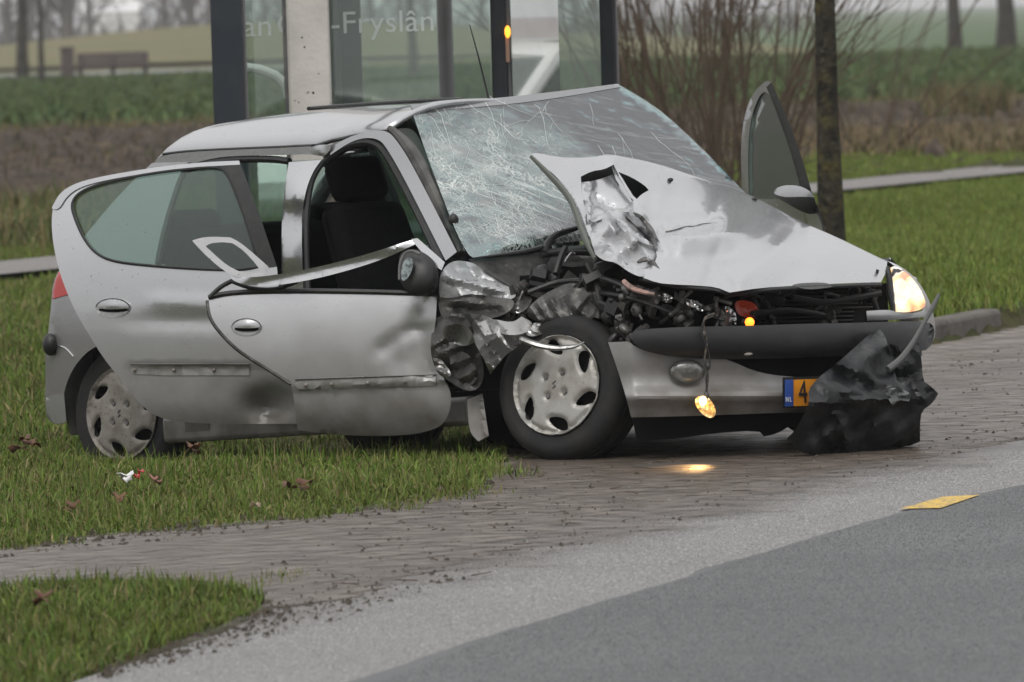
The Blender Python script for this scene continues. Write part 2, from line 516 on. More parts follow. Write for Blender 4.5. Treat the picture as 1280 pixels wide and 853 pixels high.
def tube_px(name, pts, surf, r, m, parent, n=8, flat=1.0, sub=3):
    P = []
    for i in range(len(pts) - 1):
        a = np.array(pts[i][:2], float); b = np.array(pts[i + 1][:2], float)
        for k in range(sub): P.append(a + (b - a) * k / sub)
    P.append(np.array(pts[-1][:2], float)); P = np.array(P)
    if sub > 1:
        for _ in range(2): P[1:-1] = (P[:-2] + 2 * P[1:-1] + P[2:]) / 4
    V = at(P, surf(P))
    rr = r
    if hasattr(r, '__len__'): rr = np.interp(np.linspace(0, 1, len(P)), np.linspace(0, 1, len(r)), r)
    mb = MB(); mb.tube(V, rr, n, flat)
    return mb.build(name, m, parent)


def pt(x, y, a, v):
    """a point of the car's space: picture place plus one known coordinate"""
    return at([(x, y)], s_axis(a, v)([(x, y)]))[0]


def text_obj(name, s, size, m, parent, origin, xdir, ydir, xs=1.0):
    cu = bpy.data.curves.new(name, 'FONT'); cu.body = s; cu.size = size; cu.extrude = 0.0006
    cu.resolution_u = 3
    tmp = bpy.data.objects.new(name + "_t", cu); COL.objects.link(tmp)
    bpy.context.view_layer.update()
    me = bpy.data.meshes.new_from_object(tmp.evaluated_get(bpy.context.evaluated_depsgraph_get()))
    bpy.data.objects.remove(tmp)
    X = np.array(xdir, float); X /= np.linalg.norm(X); Y = np.array(ydir, float); Y /= np.linalg.norm(Y); Z = np.cross(X, Y)
    V = np.array([v.co[:] for v in me.vertices])
    V = np.array(origin) + V[:, :1] * xs * X + V[:, 1:2] * Y + V[:, 2:3] * Z
    Fc = [tuple(p.vertices) for p in me.polygons]
    bpy.data.meshes.remove(me)
    return mesh_obj(name, V, Fc, m, parent, False)


el = lambda cx, cy, w, h, k=24: [(cx + w * math.cos(t), cy + h * math.sin(t)) for t in np.linspace(0, 2 * math.pi, k, endpoint=False)]
dome = lambda cx, cy, w, h, a: (lambda P: a * np.clip(1 - ((P[:, 0] - cx) / w) ** 2 - ((P[:, 1] - cy) / h) ** 2, 0, 1) ** .5)

M['torn_light'] = mat('torn_paint', (0.46, 0.465, 0.475), 0.42, 0.45, var=[(9, (0.34, 0.335, 0.33), 0.5, 0.7, 8), (70, (0.16, 0.15, 0.14), 0.62, 0.70, 3)], bump=(35, 0.35, 0.006))


# ================================================================== THE SETTING
def G(pts, z=0.0): return [tuple(gp(x, y, z)[:2]) for x, y in pts]


K1, K2 = gp(1252, 413)[:2], gp(1168, 431)[:2]
kd = (K1 - K2) / np.linalg.norm(K1 - K2); kn = np.array([-kd[1], kd[0]]);
if kn[1] < 0: kn = -kn
rd = gp(1280, 610)[:2] - gp(870, 717)[:2]; rd /= np.linalg.norm(rd); rn = np.array([-rd[1], rd[0]])
A0 = gp(870, 717)[:2]
RWG = l2w([(-2.44, 0, 0)])[0]


def hnoise(x, y, s, seed=0):
    return (np.sin(x * s * 1.3 + seed) * np.cos(y * s * 0.9 + seed * 2) + 0.6 * np.sin(x * s * 2.7 + y * s * 2.1 + seed * 3) + 0.4 * np.cos(x * s * 4.9 - y * s * 4.3 + seed)) / 2


def hgt(x, y):
    x = np.asarray(x, float); y = np.asarray(y, float)
    d = (x - K2[0]) * kn[0] + (y - K2[1]) * kn[1]        # beyond the kerb line
    up = 0.10 * np.clip(d / 0.05, 0, 1) * np.clip((x - 0.9) / 0.3, 0, 1) * np.clip((57 - y) / 10, 0, 1) * np.clip((((x - A0[0]) * rn[0] + (y - A0[1]) * rn[1]) - 1.6) / .4, 0, 1)
    dip = -0.14 * np.exp(-(((x - RWG[0]) / 1.0) ** 2 + ((y - RWG[1]) / 1.3) ** 2) ** 2)
    bank = np.clip((y - 74) / 4, 0, 1) * np.clip((132 - y) / 6, 0, 1)
    return up + dip + bank * (0.10 * hnoise(x, y, 2.1, 1) + 0.08 * hnoise(x, y, 5.3, 4)) + np.clip((y - 30) / 20, 0, 1) * np.clip((140 - y) / 20, 0, 1) * 0.02 * hnoise(x, y, 1.1, 2)


xs_ = np.unique(np.concatenate([np.linspace(-2500, -40, 12), np.linspace(-40, -9, 40), np.linspace(-9, 9, 150), np.linspace(9, 40, 40), np.linspace(40, 2500, 12)]))
ys_ = np.unique(np.concatenate([np.linspace(-60, 14, 8), np.linspace(14, 46, 180), np.linspace(46, 74, 60), np.linspace(74, 136, 190), np.linspace(136, 400, 30), np.linspace(400, 4000, 20)]))
XX, YY = np.meshgrid(xs_, ys_)
ZZ = hgt(XX, YY)
Vg = np.stack([XX.ravel(), YY.ravel(), ZZ.ravel()], 1)
nx = len(xs_); ii = np.arange((len(ys_) - 1) * nx).reshape(-1, nx)[:, :-1].ravel()
Tg = np.concatenate([np.stack([ii, ii + 1, ii + nx + 1], 1), np.stack([ii, ii + nx + 1, ii + nx], 1)])


def ground_mat():
    m = mat('earth', (0.05, 0.055, 0.022), 0.95, spec=.08, var=[(3, (0.075, 0.06, 0.035), 0.45, 0.7), (25, (0.03, 0.03, 0.015), 0.5, 0.7)], bump=(20, .6, .03))
    return m


ground = tri_mesh("ground", Vg, Tg, ground_mat(), smooth=True); setp(ground, kind="structure")


def strip(name, poly, z, m, kind="structure", follow=False):
    """a flat patch laid just above the ground"""
    P = [tuple(p) for p in poly]
    V = [(x, y, (float(hgt(x, y)) if follow else 0) + z) for x, y in P]
    bmv = bmesh.new(); vs = [bmv.verts.new(v) for v in V]; f = bmv.faces.new(vs); bmv.normal_update()
    if f.normal.z < 0: f.normal_flip()
    bmesh.ops.triangulate(bmv, faces=[f])
    me = bpy.data.meshes.new(name); bmv.to_mesh(me); bmv.free(); me.materials.append(m)
    o = bpy.data.objects.new(name, me); COL.objects.link(o)
    return setp(o, kind=kind)


# carriageway: pale worn lane edge and darker resurfaced lane, running away to the right
rd = gp(1280, 610)[:2] - gp(870, 717)[:2]; rd /= np.linalg.norm(rd); rn = np.array([-rd[1], rd[0]])
A0 = gp(870, 717)[:2]


def asphalt(name, base, c2, dirtc=None):
    m = mat(name, base, 0.62, var=[(.45, tuple(b * .78 for b in base), .35, .7), (5, tuple(b * .86 for b in base), .5, .7), (110, c2, .54, .70, 2), (300, tuple(b * 1.5 for b in base), .58, .70, 1)], bump=(260, .35, .006), rvar=(.7, .5, .7))
    return m


M['road_pale'] = asphalt('worn_asphalt', (0.20, 0.193, 0.19), (0.12, 0.115, 0.112))
M['road_dark'] = asphalt('fresh_asphalt', (0.088, 0.092, 0.094), (0.055, 0.057, 0.058))
pale = [(A0 + rd * -40 + rn * 6), (A0 + rd * -40 - rn * 2), (A0 + rd * 80 - rn * 2), (A0 + rd * 80 + rn * 6)]
strip("road", [tuple(A0 + rd * -40 - rn * 9), tuple(A0 + rd * 120 - rn * 9), tuple(A0 + rd * 120 + rn * 1.2), tuple(gp(1300, 395)[:2]), tuple(gp(1175, 428)[:2] + (-.2, .2)), tuple(gp(900, 500)[:2]), tuple(gp(640, 560)[:2]), tuple(gp(520, 690)[:2]), tuple(gp(400, 735)[:2]), tuple(gp(345, 762)[:2]), tuple(gp(290, 788)[:2]), tuple(gp(205, 818)[:2]), tuple(gp(95, 853)[:2]), tuple(gp(0, 900)[:2] + (-.0, -.4)), tuple(gp(-200, 1050)[:2]), tuple(A0 + rd * -40 + rn * 2)], 0.004, M['road_pale'])
# ragged edge of the newer layer
ed = [(450, 853), (520, 829), (600, 802), (680, 778), (760, 753), (820, 736), (862, 724), (872, 716), (900, 709), (960, 693), (1020, 674), (1080, 657), (1140, 640), (1200, 625), (1280, 609)]
E_ = G(ed); e0 = np.array(E_[0]); e1 = np.array(E_[-1])
E2 = []
for i in range(len(E_) - 1):
    a = np.array(E_[i]); b = np.array(E_[i + 1])
    for k in range(6): E2.append(tuple(a + (b - a) * k / 6 + rn * rng.normal(0, .004)))
dark_poly = [tuple(e0 - rd * 30)] + E2 + [tuple(e1), tuple(e1 + rd * 100), tuple(e1 + rd * 100 - rn * 3.4), tuple(e0 - rd * 30 - rn * 4)]
strip("road_surface", dark_poly, 0.009, M['road_dark'])
mk = strip("road_marking", G([(1124, 641), (1178, 626), (1226, 623), (1176, 640)]), 0.013, mat('yellow_paint', (.62, .40, .06), .6, var=[(9, (.42, .29, .10), .45, .7), (50, (.20, .17, .12), .54, .62)], bump=(200, .3, .004)))

# brick paving: running rows along the verge
e1d = gp(600, 612)[:2] - gp(0, 688)[:2]; e1d /= np.linalg.norm(e1d); e1n = np.array([e1d[1], -e1d[0]])
pv_poly = G([(-420, 757), (-60, 700), (0, 690), (150, 671), (300, 658), (400, 647), (480, 635), (560, 624), (612, 607), (632, 578), (660, 545), (760, 500), (900, 470), (1000, 455), (1170, 431), (1255, 416), (1300, 404), (1300, 548), (1160, 570), (1060, 586), (900, 613), (760, 645), (640, 678), (500, 722), (420, 750), (352, 768), (300, 748), (200, 740), (0, 745), (-60, 752), (-420, 806)])
_pe = []
for i in range(len(pv_poly)):
    a_ = np.array(pv_poly[i]); c_ = np.array(pv_poly[(i + 1) % len(pv_poly)]); n_ = max(1, int(np.linalg.norm(c_ - a_) / .12))
    for k in range(n_): _pe.append(tuple(a_ + (c_ - a_) * k / n_ + rng.normal(0, .05, 2) * (18 <= i < 28) * (k > 0)))
pv_poly = _pe
M['mortar'] = mat('muddy_joint', (.108, .088, .072), .9, var=(9, (.10, .088, .075), .4, .65), bump=(60, .5, .01))
strip("brick_path", pv_poly, 0.0062, M['mortar'])
M['brick'] = mat('clinker_brick', (.165, .137, .114), .5, var=[(1.6, (.125, .10, .081), .40, .62), (90, (.20, .172, .15), .56, .72), (150, (.10, .08, .064), .56, .70)], bump=(70, .6, .006), coords='Object', rvar=(2, .3, .65))
_t = M['brick'].node_tree; _b = _t.nodes["Principled BSDF"]; _l = _b.inputs["Base Color"].links[0].from_socket
_oi = _t.nodes.new("ShaderNodeObjectInfo"); _ge = _t.nodes.new("ShaderNodeNewGeometry"); _ad = _t.nodes.new("ShaderNodeMath"); _t.links.new(_oi.outputs["Random"], _ad.inputs[0]); _t.links.new(_ge.outputs["Random Per Island"], _ad.inputs[1])
_fr = _t.nodes.new("ShaderNodeMath"); _fr.operation = 'FRACT'; _t.links.new(_ad.outputs[0], _fr.inputs[0])
_mr = _t.nodes.new("ShaderNodeMapRange"); _mr.inputs["To Min"].default_value = .86; _mr.inputs["To Max"].default_value = 1.12; _t.links.new(_fr.outputs[0], _mr.inputs["Value"])
_vm = _t.nodes.new("ShaderNodeVectorMath"); _vm.operation = 'SCALE'; _t.links.new(_l, _vm.inputs[0]); _t.links.new(_mr.outputs[0], _vm.inputs["Scale"]); _t.links.new(_vm.outputs[0], _b.inputs["Base Color"])
pp = np.array(pv_poly); o0 = np.array(gp(0, 720)[:2])
uv = (pp - o0) @ np.array([e1d, e1n]).T
cells = []
r0 = int(math.floor(uv[:, 1].min() / .105)); r1 = int(math.ceil(uv[:, 1].max() / .105))
for r in range(r0, r1 + 1):
    v = r * .105; u = math.floor(uv[:, 0].min() / .21) * .21 + (0.105 if r % 2 else 0)
    while u < uv[:, 0].max(): cells.append((u + .105, v)); u += .21
cells = np.array(cells); cw = o0 + cells[:, :1] * e1d + cells[:, 1:] * e1n
ok = inside(cw, pv_poly); cw = cw[ok]
cs = np.array([cam_px for cam_px in cw])
pxx = 640 + cw[:, 0] / cw[:, 1] * F + (23 + HC / cw[:, 1] * F - 426) * math.sin(ROLL)
vis = (pxx > -430) & (pxx < 1500)
cw = cw[vis]; pxx = pxx[vis]
near = np.argsort(cw[:, 1] + 100 * ((pxx < -10) | (pxx > 1290))); single = set(near[:295].tolist())
ang = math.atan2(e1d[1], e1d[0])
bmm = MB(); bmm.box((0, 0, 0), (.200, .0995, .06)); bmo = bmm.build("brick", M['brick'], None, False)
bme = bmo.data; bpy.data.objects.remove(bmo)
path_root = bpy.data.objects["brick_path"]
bs = MB()
for i, (x, y) in enumerate(cw):
    z = -0.0218 + rng.normal(0, .0006) + .0003 * math.sin(x * 5 + y * 3); da = rng.normal(0, .012)
    tl_ = Matrix.Rotation(ang + da, 4, 'Z') @ Matrix.Rotation(rng.normal(0, .004), 4, 'X') @ Matrix.Rotation(rng.normal(0, .003), 4, 'Y')
    if i in single:
        o = bpy.data.objects.new("brick", bme); COL.objects.link(o); o.parent = path_root
        o.matrix_world = Matrix.Translation((x, y, z)) @ tl_
    else:
        R3 = np.array([[tl_[a][b] for b in range(3)] for a in range(3)]); bs.box((x, y, z), (.200, .0995, .06), R3)
bo = bs.build("brick", M['brick'], path_root, False); bo["kind"] = "stuff"

# a skin of wet mud washed from the verge over the paving and on to the lane
mf = bpy.data.materials.new("mud_skin"); mf.use_nodes = True
_t = mf.node_tree; _N = _t.nodes.new; _L = _t.links.new; _b = _t.nodes["Principled BSDF"]; _b.inputs["Roughness"].default_value = .42
_tc = _N("ShaderNodeTexCoord")
def _ns(sc, lo, hi, st=(1, 1, 1)):
    mp = _N("ShaderNodeMapping"); mp.inputs["Scale"].default_value = st; _L(_tc.outputs["Object"], mp.inputs["Vector"])
    n_ = _N("ShaderNodeTexNoise"); n_.inputs["Scale"].default_value = sc; n_.inputs["Detail"].default_value = 7; _L(mp.outputs[0], n_.inputs["Vector"])
    r = _N("ShaderNodeMapRange"); r.inputs["From Min"].default_value = lo; r.inputs["From Max"].default_value = hi; _L(n_.outputs["Fac"], r.inputs["Value"]); return r.outputs[0]
def _mm(op, a_, b_):
    m_ = _N("ShaderNodeMath"); m_.operation = op
    for k, v in ((0, a_), (1, b_)):
        if isinstance(v, (int, float)): m_.inputs[k].default_value = v
        else: _L(v, m_.inputs[k])
    return m_.outputs[0]
_dt = _N("ShaderNodeVectorMath"); _dt.operation = 'DOT_PRODUCT'; _L(_tc.outputs["Object"], _dt.inputs[0]); _dt.inputs[1].default_value = (rn[0], rn[1], 0)
_d = _mm('ADD', _mm('SUBTRACT', _dt.outputs["Value"], float(A0 @ rn)), _mm('MULTIPLY', _mm('SUBTRACT', _ns(2.2, 0, 1), .5), .9))
def _ss(v, lo, hi, a_=0, b_=1):
    r = _N("ShaderNodeMapRange"); r.interpolation_type = 'SMOOTHSTEP'; r.inputs["From Min"].default_value = lo; r.inputs["From Max"].default_value = hi; r.inputs["To Min"].default_value = a_; r.inputs["To Max"].default_value = b_; _L(v, r.inputs["Value"]); return r.outputs[0]
_al = _mm('MULTIPLY', _mm('MULTIPLY', _ss(_d, .42, 1.05), _ss(_d, 1.5, 3.2, 1, .25)), _mm('ADD', _mm('MULTIPLY', _ns(9, .38, .62), .55), .40))
_dl = _N("ShaderNodeVectorMath"); _dl.operation = 'DOT_PRODUCT'; _L(_tc.outputs["Object"], _dl.inputs[0]); _dl.inputs[1].default_value = (rd[0], rd[1], 0)
_al = _mm('MULTIPLY', _al, _ss(_mm('ADD', _mm('SUBTRACT', _dl.outputs["Value"], float(A0 @ rd)), _mm('MULTIPLY', _ns(1.6, 0, 1), 1.5)), -.9, 2.0, .55, 1))
_mx = _N("ShaderNodeMix"); _mx.data_type = 'RGBA'; _mx.inputs["A"].default_value = (.150, .122, .099, 1); _mx.inputs["B"].default_value = (.082, .065, .051, 1); _L(_ns(5, .4, .62), _mx.inputs["Factor"]); _L(_mx.outputs["Result"], _b.inputs["Base Color"])
_L(_mm('MINIMUM', _al, .93), _b.inputs["Alpha"])
_bp = _N("ShaderNodeBump"); _bp.inputs["Strength"].default_value = .5; _bp.inputs["Distance"].default_value = .006; _L(_ns(60, 0, 1), _bp.inputs["Height"]); _L(_bp.outputs[0], _b.inputs["Normal"])
strip("mud_skin", G([(-60, 752), (-60, 694), (0, 688), (150, 669), (300, 656), (400, 645), (480, 633), (560, 622), (612, 606), (640, 585), (670, 560), (800, 520), (1000, 480), (1170, 440), (1300, 412), (1300, 575), (1060, 640), (860, 690), (640, 755), (480, 800), (330, 830), (200, 850), (110, 862), (140, 838), (210, 812), (280, 786), (320, 766), (290, 748), (200, 740), (0, 745)]), .0118, mf, kind="stuff")

# kerb: a run of stones with a rounded end
M['kerb'] = mat('kerb_concrete', (.115, .104, .09), .85, var=[(5, (.065, .058, .05), .42, .65), (40, (.16, .15, .135), .55, .7)], bump=(50, .5, .01))
kerb = thing("kerb", None, None, (K2[0], K2[1], 0)); kerb["kind"] = "structure"
kl = .62; ka = math.atan2(kd[1], kd[0])
kend = K1 + kd * 0.02
for k in range(7):
    c = kend - kd * (kl * (k + .5)) + kn * .075
    mb = MB(); Rz = [[math.cos(ka), -math.sin(ka), 0], [math.sin(ka), math.cos(ka), 0], [0, 0, 1]]
    mb.box((c[0] - K2[0], c[1] - K2[1], .03), (kl - .008, .15, .16), Rz); o = mb.build("kerb_stone", M['kerb'], kerb, bevel=.025)

# footpath across the verge
fp = [G([(-30, 352), (30, 347), (75, 343)]), G([(-30, 340), (30, 335), (75, 332)])]
fpa = np.array(gp(35, 341)[:2]); fpb = np.array(gp(1270, 217)[:2]); fd = (fpb - fpa) / np.linalg.norm(fpb - fpa); fn = np.array([-fd[1], fd[0]])
M['path'] = mat('path_asphalt', (.20, .188, .182), .9, spec=.2, var=[(2, (.15, .142, .135), .4, .65), (40, (.30, .285, .28), .5, .7)], bump=(90, .4, .01))
for nm, s_ in (("footpath", .62),):
    P = []
    n_ = 84
    tt = np.linspace(-60, 60, n_)
    Vp = []; Fp = []
    for i, t in enumerate(tt):
        for q in (-s_, s_):
            p = fpa + fd * t + fn * (q + .02 * math.sin(t * .2 + q)); Vp.append((p[0], p[1], .055))
    for i in range(n_ - 1): Fp.append((2 * i, 2 * i + 2, 2 * i + 3, 2 * i + 1))
    o = mesh_obj(nm, Vp, Fp, M['path']); setp(o, kind="structure")


def quad_strip(name, y0, y1, z, m, x0=-400, x1=400, tilt=0.0):
    return strip(name, [(x0, y0 - tilt), (x1, y0 + tilt), (x1, y1 + tilt), (x0, y1 - tilt)], z, m)


M['soil'] = mat('ploughed_soil', (.07, .054, .043), .95, spec=.08, var=[(1.2, (.04, .032, .027), .42, .62), (6, (.10, .08, .064), .5, .66), (2.4, (.13, .10, .06), .60, .72)], bump=(8, .8, .06))
# the bare bank keeps the ground's own relief
bx = np.unique(np.concatenate([np.linspace(-60, -16, 40), np.linspace(-16, 18, 130), np.linspace(18, 60, 40)])); by = np.linspace(0, 1, 170); BX, BY = np.meshgrid(bx, by); _y0 = np.clip(73 + (BX + 3.5) * 1.9, 60, 96); BY = _y0 + (131 - _y0) * BY; BZ = hgt(BX, BY) + .05 + .06 * rng.random(BX.shape)
BZ[0] = BZ[-1] = 0; nb = len(bx); ib = np.arange((len(by) - 1) * nb).reshape(-1, nb)[:, :-1].ravel()
o = tri_mesh("soil_bank", np.stack([BX.ravel(), BY.ravel(), BZ.ravel()], 1), np.concatenate([np.stack([ib, ib + 1, ib + nb + 1], 1), np.stack([ib, ib + nb + 1, ib + nb], 1)]), M['soil']); setp(o, kind="structure")
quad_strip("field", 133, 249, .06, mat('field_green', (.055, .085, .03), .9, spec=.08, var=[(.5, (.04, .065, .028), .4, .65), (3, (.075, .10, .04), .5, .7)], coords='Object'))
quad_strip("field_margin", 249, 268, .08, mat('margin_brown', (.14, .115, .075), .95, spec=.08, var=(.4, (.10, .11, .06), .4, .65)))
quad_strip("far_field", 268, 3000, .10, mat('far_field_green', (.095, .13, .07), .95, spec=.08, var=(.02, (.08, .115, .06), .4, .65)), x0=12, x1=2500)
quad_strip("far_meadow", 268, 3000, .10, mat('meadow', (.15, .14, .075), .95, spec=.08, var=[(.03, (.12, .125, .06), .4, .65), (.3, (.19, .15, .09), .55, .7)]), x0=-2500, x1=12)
quad_strip("water", 283, 300, .14, mat('canal_water', (.10, .11, .12), .12, spec=.8), x0=-300, x1=-5)
# low rise behind the meadow on the left
hx = np.linspace(-60, 6, 40); hy = np.linspace(330, 520, 20); HX, HY = np.meshgrid(hx, hy)
HZ = .1 + 1.75 * np.exp(-((HX + 13) / 17) ** 2) * np.exp(-((HY - 420) / 60) ** 2)
nb = len(hx); ib = np.arange((len(hy) - 1) * nb).reshape(-1, nb)[:, :-1].ravel()
o = tri_mesh("hill", np.stack([HX.ravel(), HY.ravel(), HZ.ravel()], 1), np.concatenate([np.stack([ib, ib + 1, ib + nb + 1], 1), np.stack([ib, ib + nb + 1, ib + nb], 1)]), bpy.data.materials['meadow'], smooth=True); setp(o, kind="structure")

# ------------------------------------------------------------------ grass
M['blade'] = mat('grass_blade', (.06, .1, .02), .55, attr='Col', spec=.2)


TUFT = []
def blades(name, n, poly, h, w, cols, lean=.45, zf=hgt, keep=None, clump=0.0):
    """n grass blades spread over a polygon of the ground"""
    P = np.array(poly); lo = P.min(0); hi = P.max(0); pts = np.zeros((0, 2))
    while len(pts) < n:
        q = rng.uniform(lo, hi, (n * 2, 2)); q = q[inside(q, poly)]
        if keep is not None: q = q[keep(q)]
        pts = np.concatenate([pts, q])
        if len(q) == 0: break
    pts = pts[:n]; n = len(pts)
    z = zf(pts[:, 0], pts[:, 1])
    dens = .5 + .5 * hnoise(pts[:, 0], pts[:, 1], 3.1, 5)
    H = rng.uniform(h[0], h[1], n) * (.65 + .6 * dens); Wd = rng.uniform(w[0], w[1], n)
    th = rng.uniform(0, 2 * math.pi, n); ln = rng.normal(0, lean, n) + .15; la = rng.uniform(0, 2 * math.pi, n)
    side = np.stack([np.cos(th), np.sin(th), 0 * th], 1) * Wd[:, None] / 2
    ld = np.stack([np.cos(la), np.sin(la), 0 * la], 1) * (H * ln)[:, None]
    b = np.stack([pts[:, 0], pts[:, 1], z - .01], 1); up = np.array([0, 0, 1.0])
    mid = b + ld * .35 + up * (H * .6)[:, None]; tip = b + ld + up * (H * np.clip(1 - .3 * np.abs(ln), .35, 1))[:, None]
    V = np.stack([b - side, b + side, mid - side * .8, mid + side * .8, tip], 1).reshape(-1, 3)
    k = np.arange(n)[:, None] * 5
    T = np.concatenate([k + np.array([[0, 1, 3]]), k + np.array([[0, 3, 2]]), k + np.array([[2, 3, 4]])], 1).reshape(-1, 3)
    cols = np.array(cols); c = cols[rng.choice(len(cols), n, p=None)] * rng.uniform(.7, 1.25, (n, 1))
    pt_ = (.5 + .5 * hnoise(pts[:, 0], pts[:, 1], 1.3, 9))[:, None]
    c = c * (1 - .35 * pt_) + np.array([.10, .10, .022]) * .35 * pt_
    C = np.repeat(c, 5, 0)
    if name == 'grass_tuft': TUFT.append((V, T, C)); return
    o = tri_mesh(name, V, T, M['blade'], colors=C); setp(o, kind="stuff"); return o


GC = [(.085, .15, .02), (.105, .175, .024), (.125, .185, .028), (.07, .125, .02), (.155, .19, .04), (.18, .17, .055), (.24, .19, .10), (.09, .155, .02)]
front_edge = [(-40, 692), (0, 686), (60, 680), (150, 668), (220, 664), (300, 655), (350, 652), (400, 645), (440, 643), (480, 633), (540, 628), (580, 621), (610, 606), (626, 588), (632, 575)]
vA = G(front_edge) + [tuple(gp(632, 575)[:2] + np.array([.05, 3.2]))] + [(-.3, 34), (-2.7, 34)]
def patchy(s, lo, seed):
    return lambda q: rng.random(len(q)) < np.clip(lo + .75 * (hnoise(q[:, 0], q[:, 1], s, seed) + .55), .08, 1)
blades("verge_grass", 56000, vA, (.03, .068), (.004, .008), GC, lean=.65, keep=patchy(4.2, .35, 3))
blades("verge_grass", 12000, G([(60, 566), (230, 562), (430, 560), (590, 560), (600, 548), (430, 546), (230, 545), (60, 548)]), (.055, .105), (.004, .007), GC, lean=.45)
blades("verge_grass", 7000, vA, (.065, .12), (.0035, .006), GC, lean=.5, keep=patchy(2.6, .0, 6))
blades("verge_grass", 9000, vA, (.02, .05), (.004, .008), [(.16, .12, .06), (.12, .085, .045), (.21, .16, .09)], lean=1.1, keep=patchy(3.3, .1, 8))
vB = [(-.3, 34), (-2.7, 34), (-7.5, 73), (-.2, 73), (-.2, 34)]
kp = lambda q: np.abs((q - fpa) @ fn) > .95
blades("verge_grass", 70000, [(-2.0, 34), (-2.6, 34), (-5.6, 73), (-2.2, 73), (-1.4, 40)], (.05, .12), (.006, .012), GC, keep=kp)
blades("verge_grass", 30000, [(-1.4, 36), (-2.2, 73), (3, 73), (1.2, 44)], (.06, .11), (.012, .02), GC, keep=kp)
kq = lambda q: (((q - K2) @ kn) > .16) & kp(q)
vC = [tuple(K1 - kd * 1.6 + kn * .16), tuple(K1 + kd * .05 + kn * .1), tuple(K1 + kd * 1.2 - kn * .1), tuple(gp(1310, 395)[:2]), (6.6, 92), (2.2, 92), (1.2, 60), (1.0, 44)]
blades("verge_grass", 120000, vC, (.05, .11), (.006, .013), [(.125, .195, .03), (.145, .21, .034), (.165, .22, .038), (.11, .175, .028), (.20, .20, .055)], keep=kp)
vD = G([(-40, 738), (0, 738), (120, 732), (220, 733), (290, 742), (330, 756), (318, 772), (270, 787), (200, 810), (130, 838), (70, 862), (-40, 900)])
blades("verge_grass", 5000, vD, (.02, .05), (.004, .008), [(.16, .12, .06), (.12, .085, .045), (.21, .16, .09)], lean=1.1)
blades("verge_grass", 24000, vD, (.025, .06), (.004, .008), [(.07, .12, .02), (.085, .14, .024), (.10, .155, .03), (.14, .14, .045), (.055, .095, .02)], lean=.65, keep=patchy(4.6, .3, 2))
blades("verge_grass", 2200, vD, (.055, .10), (.004, .007), GC)
_fe = np.array(G(front_edge)); 
for k in range(34):
    s_ = rng.uniform(0, len(_fe) - 1.001); i_ = int(s_); c2 = _fe[i_] + (_fe[i_ + 1] - _fe[i_]) * (s_ - i_) + rng.normal(0, .02, 2) + np.array([0, -.06])
    blades("grass_tuft", int(rng.uniform(40, 130)), [tuple(c2 + rng.uniform(.05, .13) * np.array([math.cos(a) * 1.5, math.sin(a) * 1.3])) for a in np.linspace(0, 6.28, 9)], (.025, .075), (.003, .007), GC, lean=.7)
for c_, n_ in (((355, 724), 60), ((330, 734), 30), ((640, 560), 0), ((588, 615), 260), ((500, 640), 140)):
    if n_:
        q = gp(*c_)[:2]; blades("grass_tuft", n_, [tuple(q + .09 * np.array([math.cos(a), math.sin(a) * 1.6])) for a in np.linspace(0, 6.28, 9)], (.02, .06), (.003, .006), GC)
_k = np.cumsum([0] + [len(t[0]) for t in TUFT])
setp(tri_mesh('grass_tuft', np.concatenate([t[0] for t in TUFT]), np.concatenate([t[1] + k for t, k in zip(TUFT, _k)]), M['blade'], colors=np.concatenate([t[2] for t in TUFT])), kind='stuff')
blades("verge_grass", 16000, G([(-420, 800), (-40, 742), (-40, 900), (-300, 960), (-420, 940)]), (.03, .07), (.005, .01), GC)
blades("verge_grass", 30000, G([(-420, 752), (-40, 692), (-40, 560), (-420, 570)]) , (.04, .09), (.006, .012), GC)
blades("verge_grass", 40000, [(-9, 34), (-2.3, 34), (-3.9, 54), (-14, 60)], (.06, .13), (.012, .022), GC)
blades("verge_grass", 30000, [(6, 62), (16, 62), (20, 95), (6.4, 95)], (.06, .12), (.015, .025), GC, keep=kp)
blades("crop", 40000, [(-60, 134), (-14, 134), (-25, 248), (-80, 248)], (.2, .42), (.09, .16), [(.045, .09, .028), (.06, .11, .034), (.08, .125, .042)], lean=.6, zf=lambda x, y: 0 * x + .06)
blades("crop", 40000, [(16, 134), (60, 134), (80, 248), (34, 248)], (.2, .42), (.09, .16), [(.045, .09, .028), (.06, .11, .034), (.08, .125, .042)], lean=.6, zf=lambda x, y: 0 * x + .06)
